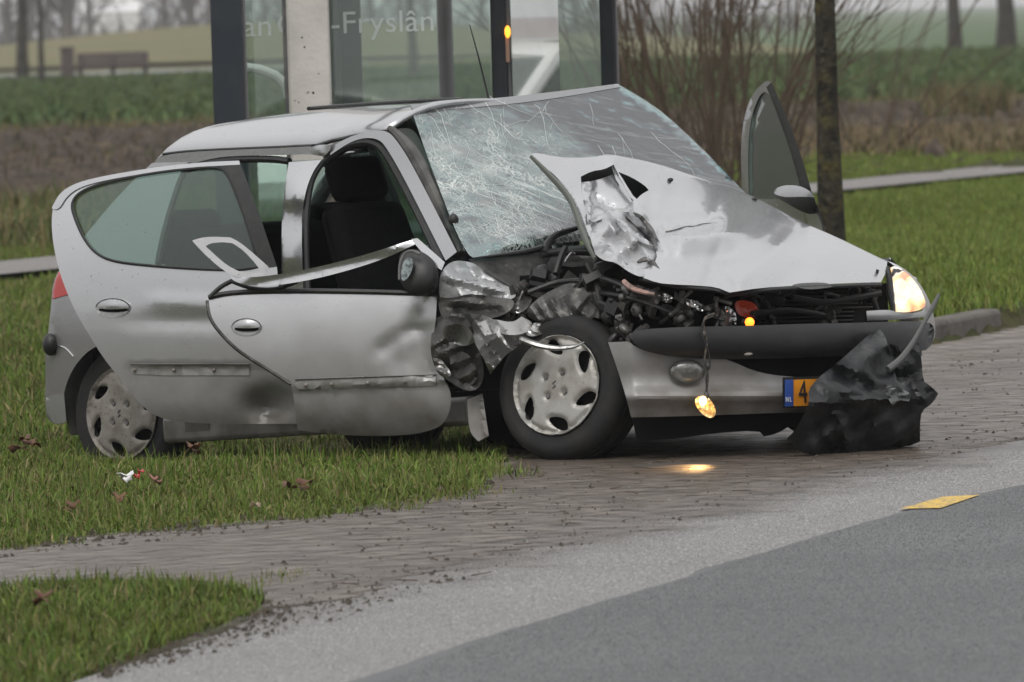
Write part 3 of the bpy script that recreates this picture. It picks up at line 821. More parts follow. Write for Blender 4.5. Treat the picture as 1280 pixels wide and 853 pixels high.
# soil under the verge edges, heaped a little
M['mud'] = mat('mud', (.06, .05, .04), .85, spec=.08, var=[(14, (.095, .08, .062), .4, .65), (50, (.035, .03, .025), .5, .7)], bump=(40, .8, .015))
def clods(name, n, poly, s, m=None, fade=None):
    P = np.array(poly); lo = P.min(0); hi = P.max(0); q = rng.uniform(lo, hi, (n * 6, 2)); q = q[inside(q, poly)]
    if fade is not None: q = q[rng.random(len(q)) < fade(q)]
    q = q[:n]; V = []; T = []
    base = np.array([(.8, 0, 0), (-.5, .8, 0), (-.5, -.8, 0), (0, 0, 1.3), (.4, .6, .7), (-.7, .1, .7)])
    tr_ = np.array([(0, 1, 4), (4, 1, 3), (0, 4, 3), (1, 2, 5), (1, 5, 3), (5, 2, 3), (2, 0, 3)])
    for i, (x, y) in enumerate(q):
        a = rng.uniform(0, 6.28); sc = s[0] * (s[1] / s[0]) ** rng.random() ** 2.2
        R2 = np.array([[math.cos(a), -math.sin(a), 0], [math.sin(a), math.cos(a), 0], [0, 0, 1]])
        V.append((base + rng.normal(0, .15, base.shape)) @ R2.T * sc * np.array([1, 1, .75]) * rng.uniform(.6, 1.25, 3) + np.array([x, y, .008])); T.append(tr_ + 6 * i)
    o = tri_mesh(name, np.concatenate(V), np.concatenate(T), m or M['mud']); return setp(o, kind="stuff")
dz = G([(500, 655), (620, 612), (660, 575), (900, 570), (1160, 555), (1300, 520), (1300, 548), (1160, 580), (1060, 600), (900, 640), (760, 680), (640, 715), (520, 745), (420, 770), (350, 775), (360, 740), (420, 690)])
clods("debris", 1700, dz, (.0025, .011))
clods("debris", 500, G([(330, 690), (640, 615), (760, 640), (640, 690), (480, 740), (330, 780)]), (.0025, .012))
clods("debris", 500, G([(1170, 450), (1300, 420), (1300, 540), (1100, 575), (1000, 580)]), (.003, .014))
clods("debris", 420, G([(250, 790), (330, 755), (420, 755), (520, 745), (420, 780), (300, 812), (150, 850), (100, 858)]), (.003, .011))
clods("debris", 260, G([(0, 690), (300, 658), (480, 637), (610, 610), (612, 618), (480, 648), (300, 670), (0, 702)]), (.004, .016))
clods("debris", 260, G([(0, 680), (300, 652), (480, 631), (615, 600), (618, 612), (480, 642), (300, 662), (0, 694)]), (.008, .022))
clods("debris", 200, G([(330, 752), (372, 760), (345, 780), (290, 803), (215, 826), (130, 852), (120, 842), (205, 813), (272, 789), (318, 773)]), (.006, .018))
mb = MB()
for k in range(70):
    q_ = gp(rng.uniform(250, 1100), rng.uniform(600, 740))[:2]
    if not inside([q_], dz)[0]: continue
    a_ = rng.uniform(0, 3.14); L_ = rng.uniform(.02, .08); v_ = np.array([math.cos(a_) * L_, math.sin(a_) * L_, rng.uniform(0, .012)]); p_ = np.array([q_[0], q_[1], .013])
    mb.tube([p_, p_ + v_ * .5 + rng.normal(0, .003, 3) * [1, 1, 0], p_ + v_], [.0022, .0018, .001], 5)
setp(mb.build("twig_litter", mat('wet_twig', (.07, .045, .03), .7), None), kind="stuff")
M['crumb'] = mat('glass_crumb', (.6, .66, .64), .15, spec=.8)
clods("glass_crumbs", 240, G([(600, 640), (680, 585), (900, 575), (1180, 555), (1180, 585), (900, 625), (660, 690)]), (.002, .005), M['crumb'])
strip("puddle", [tuple(gp(850, 586)[:2] + np.array([(.16 + .03 * math.sin(3 * t)) * math.cos(t), (.22 + .05 * math.cos(2 * t)) * math.sin(t)])) for t in np.linspace(0, 6.2, 26)], 0.0125, mat("puddle_water", (.12, .105, .092), .3, spec=.7))

# loose stone of the road surface standing a little proud
def chips(name, n, poly, s, cols, z):
    P = np.array(poly); lo = P.min(0); hi = P.max(0); q = np.zeros((0, 2))
    while len(q) < n:
        w_ = rng.uniform(lo, hi, (n, 2)); q = np.concatenate([q, w_[inside(w_, poly)]])
    q = q[:n]; a = rng.uniform(0, 6.28, n); sc = rng.uniform(*s, n)
    V = np.stack([np.stack([q[:, 0] + sc * np.cos(a + k * 2.09), q[:, 1] + sc * np.sin(a + k * 2.09), 0 * a + z - .001], 1) for k in range(3)] + [np.stack([q[:, 0], q[:, 1], z + sc * .55], 1)], 1).reshape(-1, 3)
    k = np.arange(n)[:, None] * 4; T = np.concatenate([k + np.array([[0, 1, 3]]), k + np.array([[1, 2, 3]]), k + np.array([[2, 0, 3]])], 1).reshape(-1, 3)
    cols = np.array(cols); C = np.repeat(cols[rng.choice(len(cols), n)] * rng.uniform(.8, 1.2, (n, 1)), 4, 0)
    o = tri_mesh(name, V, T, M['chip'], colors=C); return setp(o, kind="stuff")
M['chip'] = mat('stone_chip', (.2, .2, .2), .6, attr='Col')
chips("road_chips", 60000, G([(60, 866), (260, 800), (400, 760), (640, 690), (900, 625), (1300, 560), (1300, 606), (1050, 662), (860, 722), (640, 790), (450, 853), (430, 870)]), (.0025, .006), [(.25, .245, .24), (.21, .205, .2), (.15, .147, .145), (.33, .32, .31)], .004)
chips("road_chips", 60000, G([(440, 870), (640, 792), (862, 726), (1050, 666), (1300, 606), (1320, 870)]), (.0025, .0055), [(.12, .125, .13), (.09, .093, .095), (.06, .062, .064), (.18, .18, .18)], .009)

# reeds and dry grass along the bank
blades("reeds", 9000, [(-7, 60), (-2, 60), (-2, 74), (-9, 74)], (.12, .42), (.012, .025), [(.16, .125, .06), (.11, .12, .045), (.08, .12, .035), (.2, .155, .08)], lean=.4, keep=lambda q: (q - fpa) @ fn > 1.6)
blades("reeds", 9000, [(2.4, 84), (8, 84), (9, 98), (2.5, 98)], (.12, .36), (.015, .03), [(.20, .145, .085), (.16, .115, .07), (.11, .10, .05), (.24, .17, .10)], lean=.6)
blades("reeds", 6000, [(-16, 128), (14, 128), (14, 134), (-16, 134)], (.1, .3), (.02, .04), [(.17, .13, .07), (.13, .11, .055)], lean=.3)
blades("bank_weeds", 9000, [(-14, 84), (12, 84), (14, 128), (-16, 128)], (.1, .34), (.02, .045), [(.06, .045, .035), (.04, .034, .027), (.10, .075, .048), (.05, .05, .028)], lean=.5)
clods("clods", 6000, [(-10, 84), (11, 84), (14, 130), (-14, 130)], (.05, .20), M['soil'])
# crop in the field: broad leaves in tufts
blades("crop", 90000, [(-14, 134), (13, 134), (25, 248), (-25, 248)], (.18, .42), (.05, .11), [(.045, .09, .028), (.06, .11, .034), (.08, .125, .042), (.04, .075, .028), (.10, .12, .04)], lean=.6, zf=lambda x, y: 0 * x + .06)
blades("crop", 20000, [(12, 134), (16, 134), (34, 248), (22, 248)], (.18, .42), (.05, .11), [(.045, .09, .028), (.06, .11, .034), (.08, .125, .042)], lean=.6, zf=lambda x, y: 0 * x + .06)

# fallen leaves and scraps on the verge, each its own thing
M['leaf'] = mat('dead_leaf', (.11, .05, .03), .7, var=(30, (.17, .085, .04), .45, .65))
def scrap(name, label, cat, c, w, h, m, seed, grp=None, z=.05, n=2):
    g2 = np.random.default_rng(seed); p = gp(*c); mb = MB()
    for i in range(n):
        A = g2.uniform(0, 6.28); V = []; k = 12
        for j in range(k):
            t = 2 * math.pi * j / k; r_ = (.72 + .2 * math.cos(5 * t) * g2.uniform(.3, 1))
            u, v = w * r_ * math.cos(t), h * r_ * math.sin(t)
            V.append((u * math.cos(A) - v * math.sin(A), u * math.sin(A) + v * math.cos(A), .010 * math.sin(2 * t + i) + .12 * abs(u) * (i % 2) + .25 * v + g2.normal(0, .004)))
        V.append((0, 0, 0)); V = np.array(V) + np.array([g2.normal(0, w * .5), g2.normal(0, w * .5), .012 * i])
        mb.add(V, [(j, (j + 1) % k, k) for j in range(k)])
    o = mb.build(name, m, None, True, 25); o.location = (p[0], p[1], float(hgt(p[0], p[1])) + z)
    s2 = o.modifiers.new("thickness", 'SOLIDIFY'); s2.thickness = .0015
    return setp(o, label, cat, grp)
LG = "dead leaves lying on the verge"
scrap("dead_leaf", "dark red-brown leaf clump in the grass left of the rear wheel", "leaf", (40, 585), .05, .03, M['leaf'], 1, LG, .08, 4)
scrap("dead_leaf", "brown curled leaf in the grass under the open rear door", "leaf", (240, 590), .045, .022, M['leaf'], 2, LG, .075, 3)
scrap("dead_leaf", "long rusty leaf standing in the grass below the front door", "leaf", (368, 632), .055, .02, M['leaf'], 3, LG, .06, 3)
scrap("dead_leaf", "small brown leaf at the grass edge nearest the brick path", "leaf", (98, 652), .035, .02, M['leaf'], 4, LG, .05, 2)
scrap("dead_leaf", "dark leaf in the grass below the white paper scrap", "leaf", (146, 646), .035, .02, M['leaf'], 5, LG, .06, 2)
scrap("dead_leaf", "pale leaf near the verge edge, beside the long rusty leaf", "leaf", (318, 648), .03, .02, mat('pale_leaf', (.30, .22, .15), .7), 6, LG, .045, 1)
scrap("dead_leaf", "brown leaf in the grass corner between path and road", "leaf", (55, 775), .04, .02, M['leaf'], 7, LG, .06, 2)
scrap("dead_leaf", "pink-brown leaf beside the red and white scraps", "leaf", (200, 622), .03, .018, mat('pink_leaf', (.27, .12, .10), .7), 8, LG, .06, 2)
scrap("paper_scrap", "crumpled white scrap of paper lying in the grass", "litter", (161, 622), .04, .018, mat('paper', (.72, .72, .72), .6), 9, None, .07, 2)
scrap("lens_fragment", "broken red lamp fragment beside the white paper scrap", "litter", (178, 620), .018, .012, M['red'], 10, None, .075, 2)

# ------------------------------------------------------------------ black plastic sheet dropped against the bumper
bgp = gp(1075, 558)
bag = thing("plastic_sheet", "crumpled black plastic sheet slumped against the bumper over the number plate", "plastic sheet", tuple(bgp))
def s_world(d0, d1=0.0):      # distance along the view, leaning back with height
    return lambda P: d0 + d1 * (558 - np.atleast_2d(np.asarray(P, float))[:, 1]) / 150
def to_bag(o):
    me = o.data; V = np.array([v.co[:] for v in me.vertices]); V = l2w(V) - np.array(bgp)
    me.vertices.foreach_set("co", V.astype(np.float32).ravel()); me.update(); o.parent = bag; return o
BS = lambda P: 29.69 + .38 * (np.atleast_2d(np.asarray(P, float))[:, 0] - 1000) / 170
crB = addf(crumple(.045, 62, 81, 4), crumple(.016, 30, 82, 4), lambda P: .02 * np.sin(P[:, 0] / 9 + 2 * np.sin(P[:, 1] / 17)) * np.sin(P[:, 1] / 13 + P[:, 0] / 31), lambda P: np.interp(P[:, 1] + .06 * (P[:, 0] - 1080) + 6 * np.sin(P[:, 0] / 15), [405, 440, 495, 522, 565], [-.07, .0, .13, .10, -.01]), fold((1100, 412), (1060, 500), 14, .03), fold((1040, 462), (1112, 492), 10, -.03), fold((1080, 432), (1100, 500), 12, .025), fold((1012, 505), (1165, 497), 7, .03), fold((1045, 512), (1060, 562), 12, .04), fold((1015, 520), (1030, 562), 12, -.03), fold((1085, 520), (1080, 560), 10, -.03), fold((1100, 412), (1150, 505), 9, -.03), fold((1110, 515), (1120, 556), 14, .02), bump_at((1050, 470), (20, 10), -.02))
bo_ = [(984, 548, 1), (994, 538), (1004, 520), (1012, 502), (1010, 488), (1022, 473), (1040, 459), (1058, 444), (1080, 424), (1098, 410, 1), (1106, 418), (1112, 440), (1118, 462), (1122, 480), (1135, 476), (1150, 475, 1), (1160, 480), (1173, 492, 1), (1166, 504), (1152, 514), (1150, 530), (1150, 552, 1), (1136, 558), (1100, 563), (1060, 567), (1020, 569), (1000, 566)]
to_bag(sheet("sheet_front", bo_, s_off(BS, crB), M['bag'], None, 5, closed=lambda P: .05 + dome(1075, 500, 110, 75, .10)(P), smooth=1, sharp=35))
to_bag(sheet("sheet_flap", [(1112, 430, 1), (1126, 434), (1140, 440), (1148, 428, 1), (1152, 450), (1154, 476), (1162, 490, 1), (1146, 496), (1132, 480), (1124, 492), (1116, 470)], s_off(BS, addf(crumple(.06, 24, 91, 5), lambda P: .0 + 0 * P[:, 0])), M['bag'], None, 4, closed=lambda P: .05 + 0 * P[:, 0], smooth=1, sharp=20))
to_bag(sheet("sheet_flap", [(1104, 488, 1), (1120, 484), (1140, 492), (1136, 502, 1), (1122, 500), (1116, 508, 1)], s_off(BS, addf(lambda P: .22 + 0 * P[:, 0], crumple(.04, 14, 92, 4))), mat('sheet_grey', (.09, .095, .095), .4), None, 4, closed=lambda P: .012 + 0 * P[:, 0], smooth=1, sharp=20))
rod = thing("bent_rod", "grey bent hose end sticking up out of the black plastic sheet", "hose", tuple(bgp))
o = tube_px("hose", [(1110, 462), (1126, 450), (1142, 428), (1156, 402), (1166, 384), (1174, 368)], s_off(BS, .06), [.014, .013, .010, .008, .010, .006], mat('hose_grey', (.09, .092, .09), .5), None, 8)
to_bag(o); o.parent = rod

# ------------------------------------------------------------------ bus shelter
def wp(x, y, d): r = rays([(x, y)])[0]; return CAMP + r * (d / r[1])
sh = thing("bus_shelter", "glass bus shelter with dark steel posts behind the wreck", "bus shelter", (-.5, 38, .1))
M['anthracite'] = mat('anthracite_steel', (.018, .024, .032), .45, .2, var=(6, (.028, .034, .042), .45, .7))
M['alu'] = mat('grey_aluminium', (.22, .21, .22), .5, .3, var=(5, (.17, .165, .17), .4, .65))
SO = np.array([-.5, 38, .1])
def post(name, xa, xb, d, m, z1=2.35, dep=None, parent=sh, off=SO):
    a = wp(xa, 60, d); b = wp(xb, 60, d); w = b[0] - a[0]; c = (a + b) / 2
    mb = MB(); mb.box((c[0] - off[0], c[1] - off[1], (z1 + .1) / 2 - off[2]), (w, dep or w, z1 - .1)); return mb.build(name, m, parent, bevel=.006)
post("post", 265, 304, 37.2, M['anthracite'])
post("post_edge", 304, 308, 37.35, M['alu'], dep=.05)
post("post", 426, 452, 38.3, M['anthracite']); post("post_edge", 412, 426, 38.36, M['alu'], dep=.04)
post("post", 614, 633, 38.6, M['anthracite']); post("post_edge", 633, 639, 38.62, M['alu'], dep=.04)
post("post", 750, 768, 39.2, M['anthracite']); post("post_edge", 768, 773, 39.24, M['alu'], dep=.04)
post("glazing_bar", 354, 359, 37.9, M['trim'], dep=.03)
def pane(x0, d0, x1, d1, m, z0=.35, z1=2.2):
    a = wp(x0, 60, d0); b = wp(x1, 60, d1); q = np.array([b[0] - a[0], b[1] - a[1]]); L = np.linalg.norm(q); ag = math.atan2(q[1], q[0])
    Rz = [[math.cos(ag), -math.sin(ag), 0], [math.sin(ag), math.cos(ag), 0], [0, 0, 1]]
    mb = MB(); mb.box(((a[0] + b[0]) / 2 - SO[0], (a[1] + b[1]) / 2 - SO[1], (z0 + z1) / 2 - SO[2]), (L, .01, z1 - z0), Rz); return mb.build("glass_pane", m, sh, False)
M['pane'] = glass('shelter_glass', (.80, .88, .84), .03, haze=(.55, .6, .57), hz=.10)
M['pane_mir'] = glass('coated_glass', (.75, .82, .78), .50, rough=.02, haze=(.5, .55, .52), hz=.12)
M['pane_frost'] = glass('dirty_glass', (.72, .76, .70), .06, haze=(.50, .485, .44), hz=.24)
pane(306, 37.9, 548, 37.9, M['pane'])
pane(566, 38.4, 613, 38.5, M['pane'])
PM0 = wp(639, 60, 38.55); PM1 = wp(698, 60, 38.75)
pane(698.5, 38.8, 750, 38.85, M['pane'])
mb = MB(); mb.box((0.1, .9, 2.32), (2.6, 2.3, .12)); mb.build("shelter_roof", M['anthracite'], sh, bevel=.02)
mb = MB(); mb.box((-.15, 1.15, .38), (.9, .32, .05)); mb.box((-.5, 1.15, .17), (.06, .3, .36)); mb.box((.2, 1.15, .17), (.06, .3, .36)); mb.build("bench_seat", M['alu'], sh)
po = wp(303, 46, 37.89); pe = wp(545, 41, 37.89)
MPR = glass('frosted_print', (.9, .92, .91), .0, haze=(.62, .68, .66), hz=.62)
def text_w(s):
    o = text_obj("measure", s + "|", .148, MPR, None, (0, 0, 0), (1, 0, 0), (0, 0, 1)); w_ = max(v.co.x for v in o.data.vertices); bpy.data.objects.remove(o); return w_
_w0 = text_w(""); _s = "van OV-Fryslân"; _full = text_w(_s) - _w0; _skip = text_w("v") - _w0; _k = (pe[0] - po[0]) / (_full - _skip)
for _i, _ch in enumerate(_s):
    if _ch == " ": continue
    _x = (text_w(_s[:_i]) - _w0 - _skip) * _k
    if _ch == 'O': _x -= .030
    text_obj("lettering", _ch, .148, MPR, sh, (po[0] + _x - SO[0], po[1] - SO[1], po[2] - SO[2]), (1, 0, 0), (0, 0, 1), _k)
mb = MB(); q = wp(634.5, 40, 38.52); mb.ball(q - SO, (.014, .012, .030), 10, 8); mb.build("beacon_glow", mat('amber_glow', (1, .4, .05), .3, emit=((1, .36, .03), 2.2)), sh)  # reflection of an amber beacon, put in as a small glowing blob
q = wp(634.5, 62, 38.55); mb = MB(); mb.box(q - SO, (.018, .02, .12)); mb.build("glow_strip", mat('amber_dull', (.45, .27, .19), .4), sh)  # dull lower part of the beacon's reflection, put into the strip's colour

# concrete pole in front of the glass, lighter post behind
cpx = wp(386, 60, 37.5); cp = thing("concrete_pole", "pale concrete pole with small holes in front of the shelter glass", "pole", (cpx[0], 37.5, 0))
mb = MB(); w_ = wp(413, 60, 37.5)[0] - wp(360, 60, 37.5)[0]; mb.box((0, 0, 2.0), (w_, w_ * .8, 4.0)); mb.build("shaft", mat('pale_concrete', (.60, .575, .54), .85, var=[(5, (.50, .48, .45), .4, .65), (60, (.55, .53, .49), .55, .7), (34, (.2, .19, .17), .70, .74)], bump=(40, .4, .006)), cp, bevel=.012)
for x, y, r_ in ((392, 116, .006), (378, 47, .004), (381, 59, .004), (374, 128, .003), (399, 92, .003)):
    q = wp(x, y, 37.5); mb = MB(); mb.ball((q[0] - cpx[0], -w_ * .4, q[2]), (r_, .003, r_), 8, 6); mb.build("anchor_hole", M['dark'], cp)
gpx = wp(557, 60, 40.5); gpo = thing("lamp_post", "plain grey post seen through the middle shelter glass", "post", (gpx[0], 40.5, 0))
mb = MB(); mb.tube([(0, 0, 0), (0, 0, 2.5), (0, 0, 5.5)], [.042, .040, .034], 14); mb.build("shaft", M['alu'], gpo)

# added hoop: stands in for a pale curved reflection in the first pane
q0 = wp(303, 84, 41); rl = thing("reflection_hoop", "pale curved steel hoop behind the shelter's end pane", "reflection stand-in", (q0[0], 41, 0))
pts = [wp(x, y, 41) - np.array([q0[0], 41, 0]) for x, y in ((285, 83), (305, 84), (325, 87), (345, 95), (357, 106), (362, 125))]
mb = MB(); mb.tube([pts[0] * np.array([1, 1, 0])] + pts + [pts[-1] * np.array([1, 1, 0])], .024, 8); mb.build("hoop", mat('hoop_pale', (.58, .58, .56), .5), rl)

# white car standing off to the side on the road: the coated pane mirrors it
AP = math.radians(30)
mw = PM1[0] - PM0[0]; PMc = (PM0 + PM1) / 2
_a = PMc - np.array([mw / 2, mw / 2 * math.tan(AP), 0]); _b = PMc + np.array([mw / 2, mw / 2 * math.tan(AP), 0])
mb = MB(); Rz = [[math.cos(AP), -math.sin(AP), 0], [math.sin(AP), math.cos(AP), 0], [0, 0, 1]]
mb.box((PMc[0] - SO[0], PMc[1] - SO[1], 1.275 - SO[2]), (mw / math.cos(AP), .01, 1.85), Rz); mb.build("glass_pane", M['pane_mir'], sh, False)
PN = np.array([math.sin(AP), -math.cos(AP), 0.0])
corner = wp(694, 83, 46.0)          # where its roof corner appears in the mirror
vf = np.array([-.72, -.69, 0]); vl = np.array([.69, -.72, 0])    # its forward and near-side axes there
def wc(x, y, z):
    p = corner + vf * (x - .30) + vl * (y - .60); p[2] = z
    return p - 2 * ((p - PMc) @ PN) * PN
wroot = wc(0, 0, 0)
wcar = thing("white_car", "white car with a roof light bar on the road, mirrored in a shelter pane", "car", tuple(wroot))
M['wpaint'] = mat('white_car_paint', (.78, .78, .77), .3, coat=.5)
M['wglass'] = mat('dark_car_glass', (.03, .045, .04), .08, coat=.5)
def wmesh(name, V, Fc, m, par=wcar):
    V = [wc(*v) - wroot for v in V]; o = mesh_obj(name, V, [tuple(reversed(f)) for f in Fc], m, par, True, 30); return o
def loft(secs):
    V = []; Fc = []; n = len(secs[0])
    for s_ in secs: V += s_
    for i in range(len(secs) - 1):
        for k in range(n):
            k2 = (k + 1) % n; Fc.append((i * n + k, (i + 1) * n + k, (i + 1) * n + k2, i * n + k2))
    Fc.append(tuple(range(n))); Fc.append(tuple(range(len(V) - 1, len(V) - n - 1, -1))); return V, Fc
sec = lambda x, w, z0, z1: [(x, -w, z0), (x, -w * 1.02, (z0 + z1) / 2), (x, -w * .93, z1), (x, 0, z1 + .03), (x, w * .93, z1), (x, w * 1.02, (z0 + z1) / 2), (x, w, z0)]
wmesh("body", *loft([sec(2.02, .60, .3, .62), sec(1.9, .78, .25, .72), sec(1.2, .85, .22, .88), (sec(.9, .86, .22, .93)), sec(-1.9, .86, .22, .95), sec(-2.1, .78, .3, .9)]), M['wpaint'])
wmesh("roof", *loft([sec(.32, .60, 1.40, 1.44), sec(.0, .62, 1.42, 1.49), sec(-1.2, .62, 1.42, 1.50), sec(-1.9, .58, 1.36, 1.43)]), M['wpaint'])
for s_ in (-1, 1):
    wmesh("window", [(.88, .82 * s_, .94), (.26, .62 * s_, 1.42), (-1.9, .60 * s_, 1.40), (-2.0, .80 * s_, .96)], [(0, 1, 2, 3) if s_ > 0 else (3, 2, 1, 0)], M['wglass'])
    for (xa, xb) in ((1.02, .30), (-.40, -.42), (-1.95, -1.85)):
        q = MB(); q.tube([(xa, .80 * s_, .93), ((xa + xb) / 2, .72 * s_, 1.2), (xb, .60 * s_, 1.44)], .05, 8); wmesh("pillar", q.V, q.F, M['wpaint'])
    wmesh("headlight", *loft([sec_ for sec_ in ([(1.94, y, z) for y, z in ((.45 * s_, .55), (.45 * s_, .68), (.72 * s_, .70), (.74 * s_, .58))], [(1.99, y, z) for y, z in ((.45 * s_, .56), (.45 * s_, .67), (.68 * s_, .68), (.70 * s_, .59))])]), M['chrome'])
wmesh("windscreen", [(1.05, -.74, .93), (1.05, .74, .93), (.33, .56, 1.43), (.33, -.56, 1.43)], [(0, 1, 2, 3)], M['wglass'])
q = MB(); q.box((-.3, 0, 1.60), (.30, 1.15, .12)); wmesh("light_bar", q.V, q.F, mat('light_bar_lens', (.52, .47, .48), .3, coat=.4))
for x in (1.3, -1.35):
    for s_ in (-1, 1):
        q = MB(); q.tube([(x, .70 * s_, .31), (x, .87 * s_, .31)], .31, 24); o = wmesh("wheel", q.V, q.F, M['rubber']); q = MB(); q.tube([(x, .871 * s_, .31), (x, .88 * s_, .31)], .2, 20); wmesh("rim", q.V, q.F, M['cap'], o)


# ------------------------------------------------------------------ trees and shrubs
M['bark'] = mat('mossy_bark', (.045, .04, .03), .9, spec=.08, var=[(5, (.10, .085, .03), .52, .68), (14, (.022, .02, .016), .45, .62), (30, (.075, .07, .05), .58, .7)], bump=(30, .9, .02))
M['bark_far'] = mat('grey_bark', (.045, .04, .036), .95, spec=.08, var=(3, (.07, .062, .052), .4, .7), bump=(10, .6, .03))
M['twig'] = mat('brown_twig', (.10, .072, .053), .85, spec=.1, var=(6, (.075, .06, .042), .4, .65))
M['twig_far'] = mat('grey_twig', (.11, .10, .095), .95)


SKY_L = {}
def limb_tree(name, label, base, h, r, m, grp=None, limbs=14, lo=.35, seed=1, tw=5, lean=(0, 0), tm=None, cat="tree"):
    g2 = np.random.default_rng(seed)
    t = thing(name, label, cat, tuple(base), grp)
    mb = MB(); P = []
    for i in range(9):
        f_ = i / 8; P.append((lean[0] * h * f_ + g2.normal(0, r * .25) * (i > 1), lean[1] * h * f_, h * f_))
    P[0] = (0, 0, -.05)
    rad = [r * (1.25 if i == 0 else 1) * (1 - .85 * i / 8) for i in range(9)]
    mb.tube(P, rad, 12); mb.build("trunk", m, t)
    mb = MB()
    for k in range(limbs):
        f_ = lo + (1 - lo) * (k + g2.random()) / limbs; z = f_ * h; a = g2.uniform(0, 6.28); L = h * .34 * (1.15 - f_) + .4
        p = np.array([np.interp(z, [q[2] for q in P], [q[0] for q in P]), lean[1] * z, z]); pts = [p]; d = np.array([math.cos(a), math.sin(a), .8])
        for j in range(4): d = d + g2.normal(0, .18, 3) + np.array([0, 0, .05]); p = p + d / np.linalg.norm(d) * L / 4; pts.append(p)
        mb.tube(pts, np.linspace(r * .35 * (1.2 - f_), r * .05, 5), 5)
        for j in range(tw):
            b = pts[g2.integers(1, 5)]; d2 = d / np.linalg.norm(d) + g2.normal(0, .7, 3); q2 = b + d2 * L * .22; q3 = q2 + (d2 + g2.normal(0, .4, 3)) * L * .2
            mb.tube([b, q2, q3], [r * .08, r * .05, r * .02], 4)
    mb.build("crown", tm or m, t); return t


q = gp(1037, 330); d_ = 45.0
tb = wp(1037, 200, d_)
limb_tree("roadside_tree", "slender mossy tree trunk just right of the open driver's door", (tb[0] + .0, d_, .08), 7.5, .070, M['bark'], None, 16, .42, 3, lean=(-.004, 0))


def bush(name, label, base, h, n, spread, seed, grp=None, r=(.005, .017), twn=3):
    g2 = np.random.default_rng(seed); t = thing(name, label, "shrub", tuple(base), grp)
    mb = MB(); m2 = MB()
    for k in range(n):
        a = g2.uniform(0, 6.28); rr = g2.uniform(.02, .35); L = h * g2.uniform(.6, 1.1); tilt = abs(g2.normal(0, spread)) + .05
        d = np.array([math.cos(a) * tilt, math.sin(a) * tilt, 1.0]); p = np.array([math.cos(a) * rr, math.sin(a) * rr, 0]); pts = [p]
        for j in range(6):
            d = d + g2.normal(0, .07, 3); p = p + d / np.linalg.norm(d) * L / 6; pts.append(p)
        r_ = g2.uniform(*r); mb.tube(pts, np.linspace(r_, r_ * .25, 7), 6)
        for j in range(twn):
            i0 = g2.integers(1, 6); b = pts[i0]; d2 = d / np.linalg.norm(d) + g2.normal(0, .45, 3); q2 = b + d2 * L * .16; q3 = q2 + (d2 + g2.normal(0, .25, 3)) * L * .2
            m2.tube([b, q2, q3], [r_ * .35, r_ * .25, r_ * .1], 4)
    o1 = mb.build("stems", M['twig'], t); m2.build("twigs", M['twig'], t); return t


BG = "bare shrubs behind the wreck"
for i, (x, d_, h, n_, sp, lb) in enumerate(((802, 62, 3.2, 26, .30, "bare brown shrub nearest the shelter's last post"), (880, 60, 3.4, 34, .32, "bare brown multi-stemmed shrub above the cracked windscreen"), (940, 64, 3.2, 26, .36, "bare reddish shrub left of the open driver's door window"),
                                     (1085, 88, 3.6, 12, .55, "thin bare shrub right of the mossy tree trunk"))):
    b = wp(x, 200, d_); bush("bare_shrub", lb, (b[0], d_, .0), h, n_, sp, 40 + i, BG, twn=5 if i < 3 else 3)
b = wp(1205, 150, 110); 
blades("bank_bush", 900, [(b[0] - .5, 109), (b[0] + .6, 109), (b[0] + .6, 111), (b[0] - .5, 111)], (.4, .75), (.015, .03), [(.10, .11, .05), (.2, .14, .08), (.14, .11, .06)], lean=.5)

TG = "young trees along the field"
for i, (x, d_, r_, lb, ln) in enumerate(((28, 245, .19, "dark bare tree at the left end of the field", (.012, 0)), (52, 225, .085, "thin sapling right beside the dark bare tree", (0, 0)), (1195, 252, .22, "bare trunk above the far field, left of a thicker trunk", (-.008, 0)), (1258, 246, .30, "thicker leaning trunk above the far field at the right", (.05, 0)), (517, 200, .12, "tree trunk seen through the lettered shelter glass", (0, 0)))):
    b = wp(x, 90, d_); limb_tree("field_tree", lb, (b[0], d_, .06), 9, r_, M['bark_far'], TG, 14, .35, 60 + i, 4, ln)
FG = "hazy bare trees on the skyline"
tx_ = [(-20, 520, .3), (10, 480, .35), (38, 560, .25), (84, 430, .42), (60, 600, .3), (112, 620, .3), (160, 640, .3), (205, 590, .34), (240, 470, .36), (262, 560, .3), (330, 600, .3), (372, 520, .3), (465, 560, .3), (500, 620, .3), (535, 600, .3), (600, 640, .3), (690, 560, .3), (720, 600, .3), (800, 700, .3)]
SL = ["hazy skyline tree at the very left edge", "hazy skyline tree just left of the dark bare tree", "hazy skyline tree between the dark bare tree and the sapling", "large hazy skyline tree above the litter bin", "hazy skyline tree close right of the thin sapling", "hazy skyline tree left of the pale building", "hazy skyline tree just right of the pale building", "hazy skyline tree halfway from pale building to the shelter", "tall hazy skyline tree near the shelter's first post", "hazy skyline tree hidden partly by the shelter's first post", "hazy skyline tree behind the shelter's end pane", "hazy skyline tree behind the pale concrete pole", "hazy skyline tree left of the trunk in the lettered pane", "hazy skyline tree beside the trunk in the lettered pane", "hazy skyline tree behind the grey lamp post's left edge", "hazy skyline tree left of the post with the amber glow", "hazy skyline tree behind the mirroring shelter pane", "hazy skyline tree behind the dirty shelter pane", "hazy skyline tree above the brown shrubs"]
for i, (x, d_, r_) in enumerate(tx_):
    b = wp(x, 30, d_); limb_tree("skyline_tree", SL[i], (b[0], d_, .1), 11, r_, M['twig_far'], FG, 26, .10, 80 + i, 7, tm=M['twig_far'])
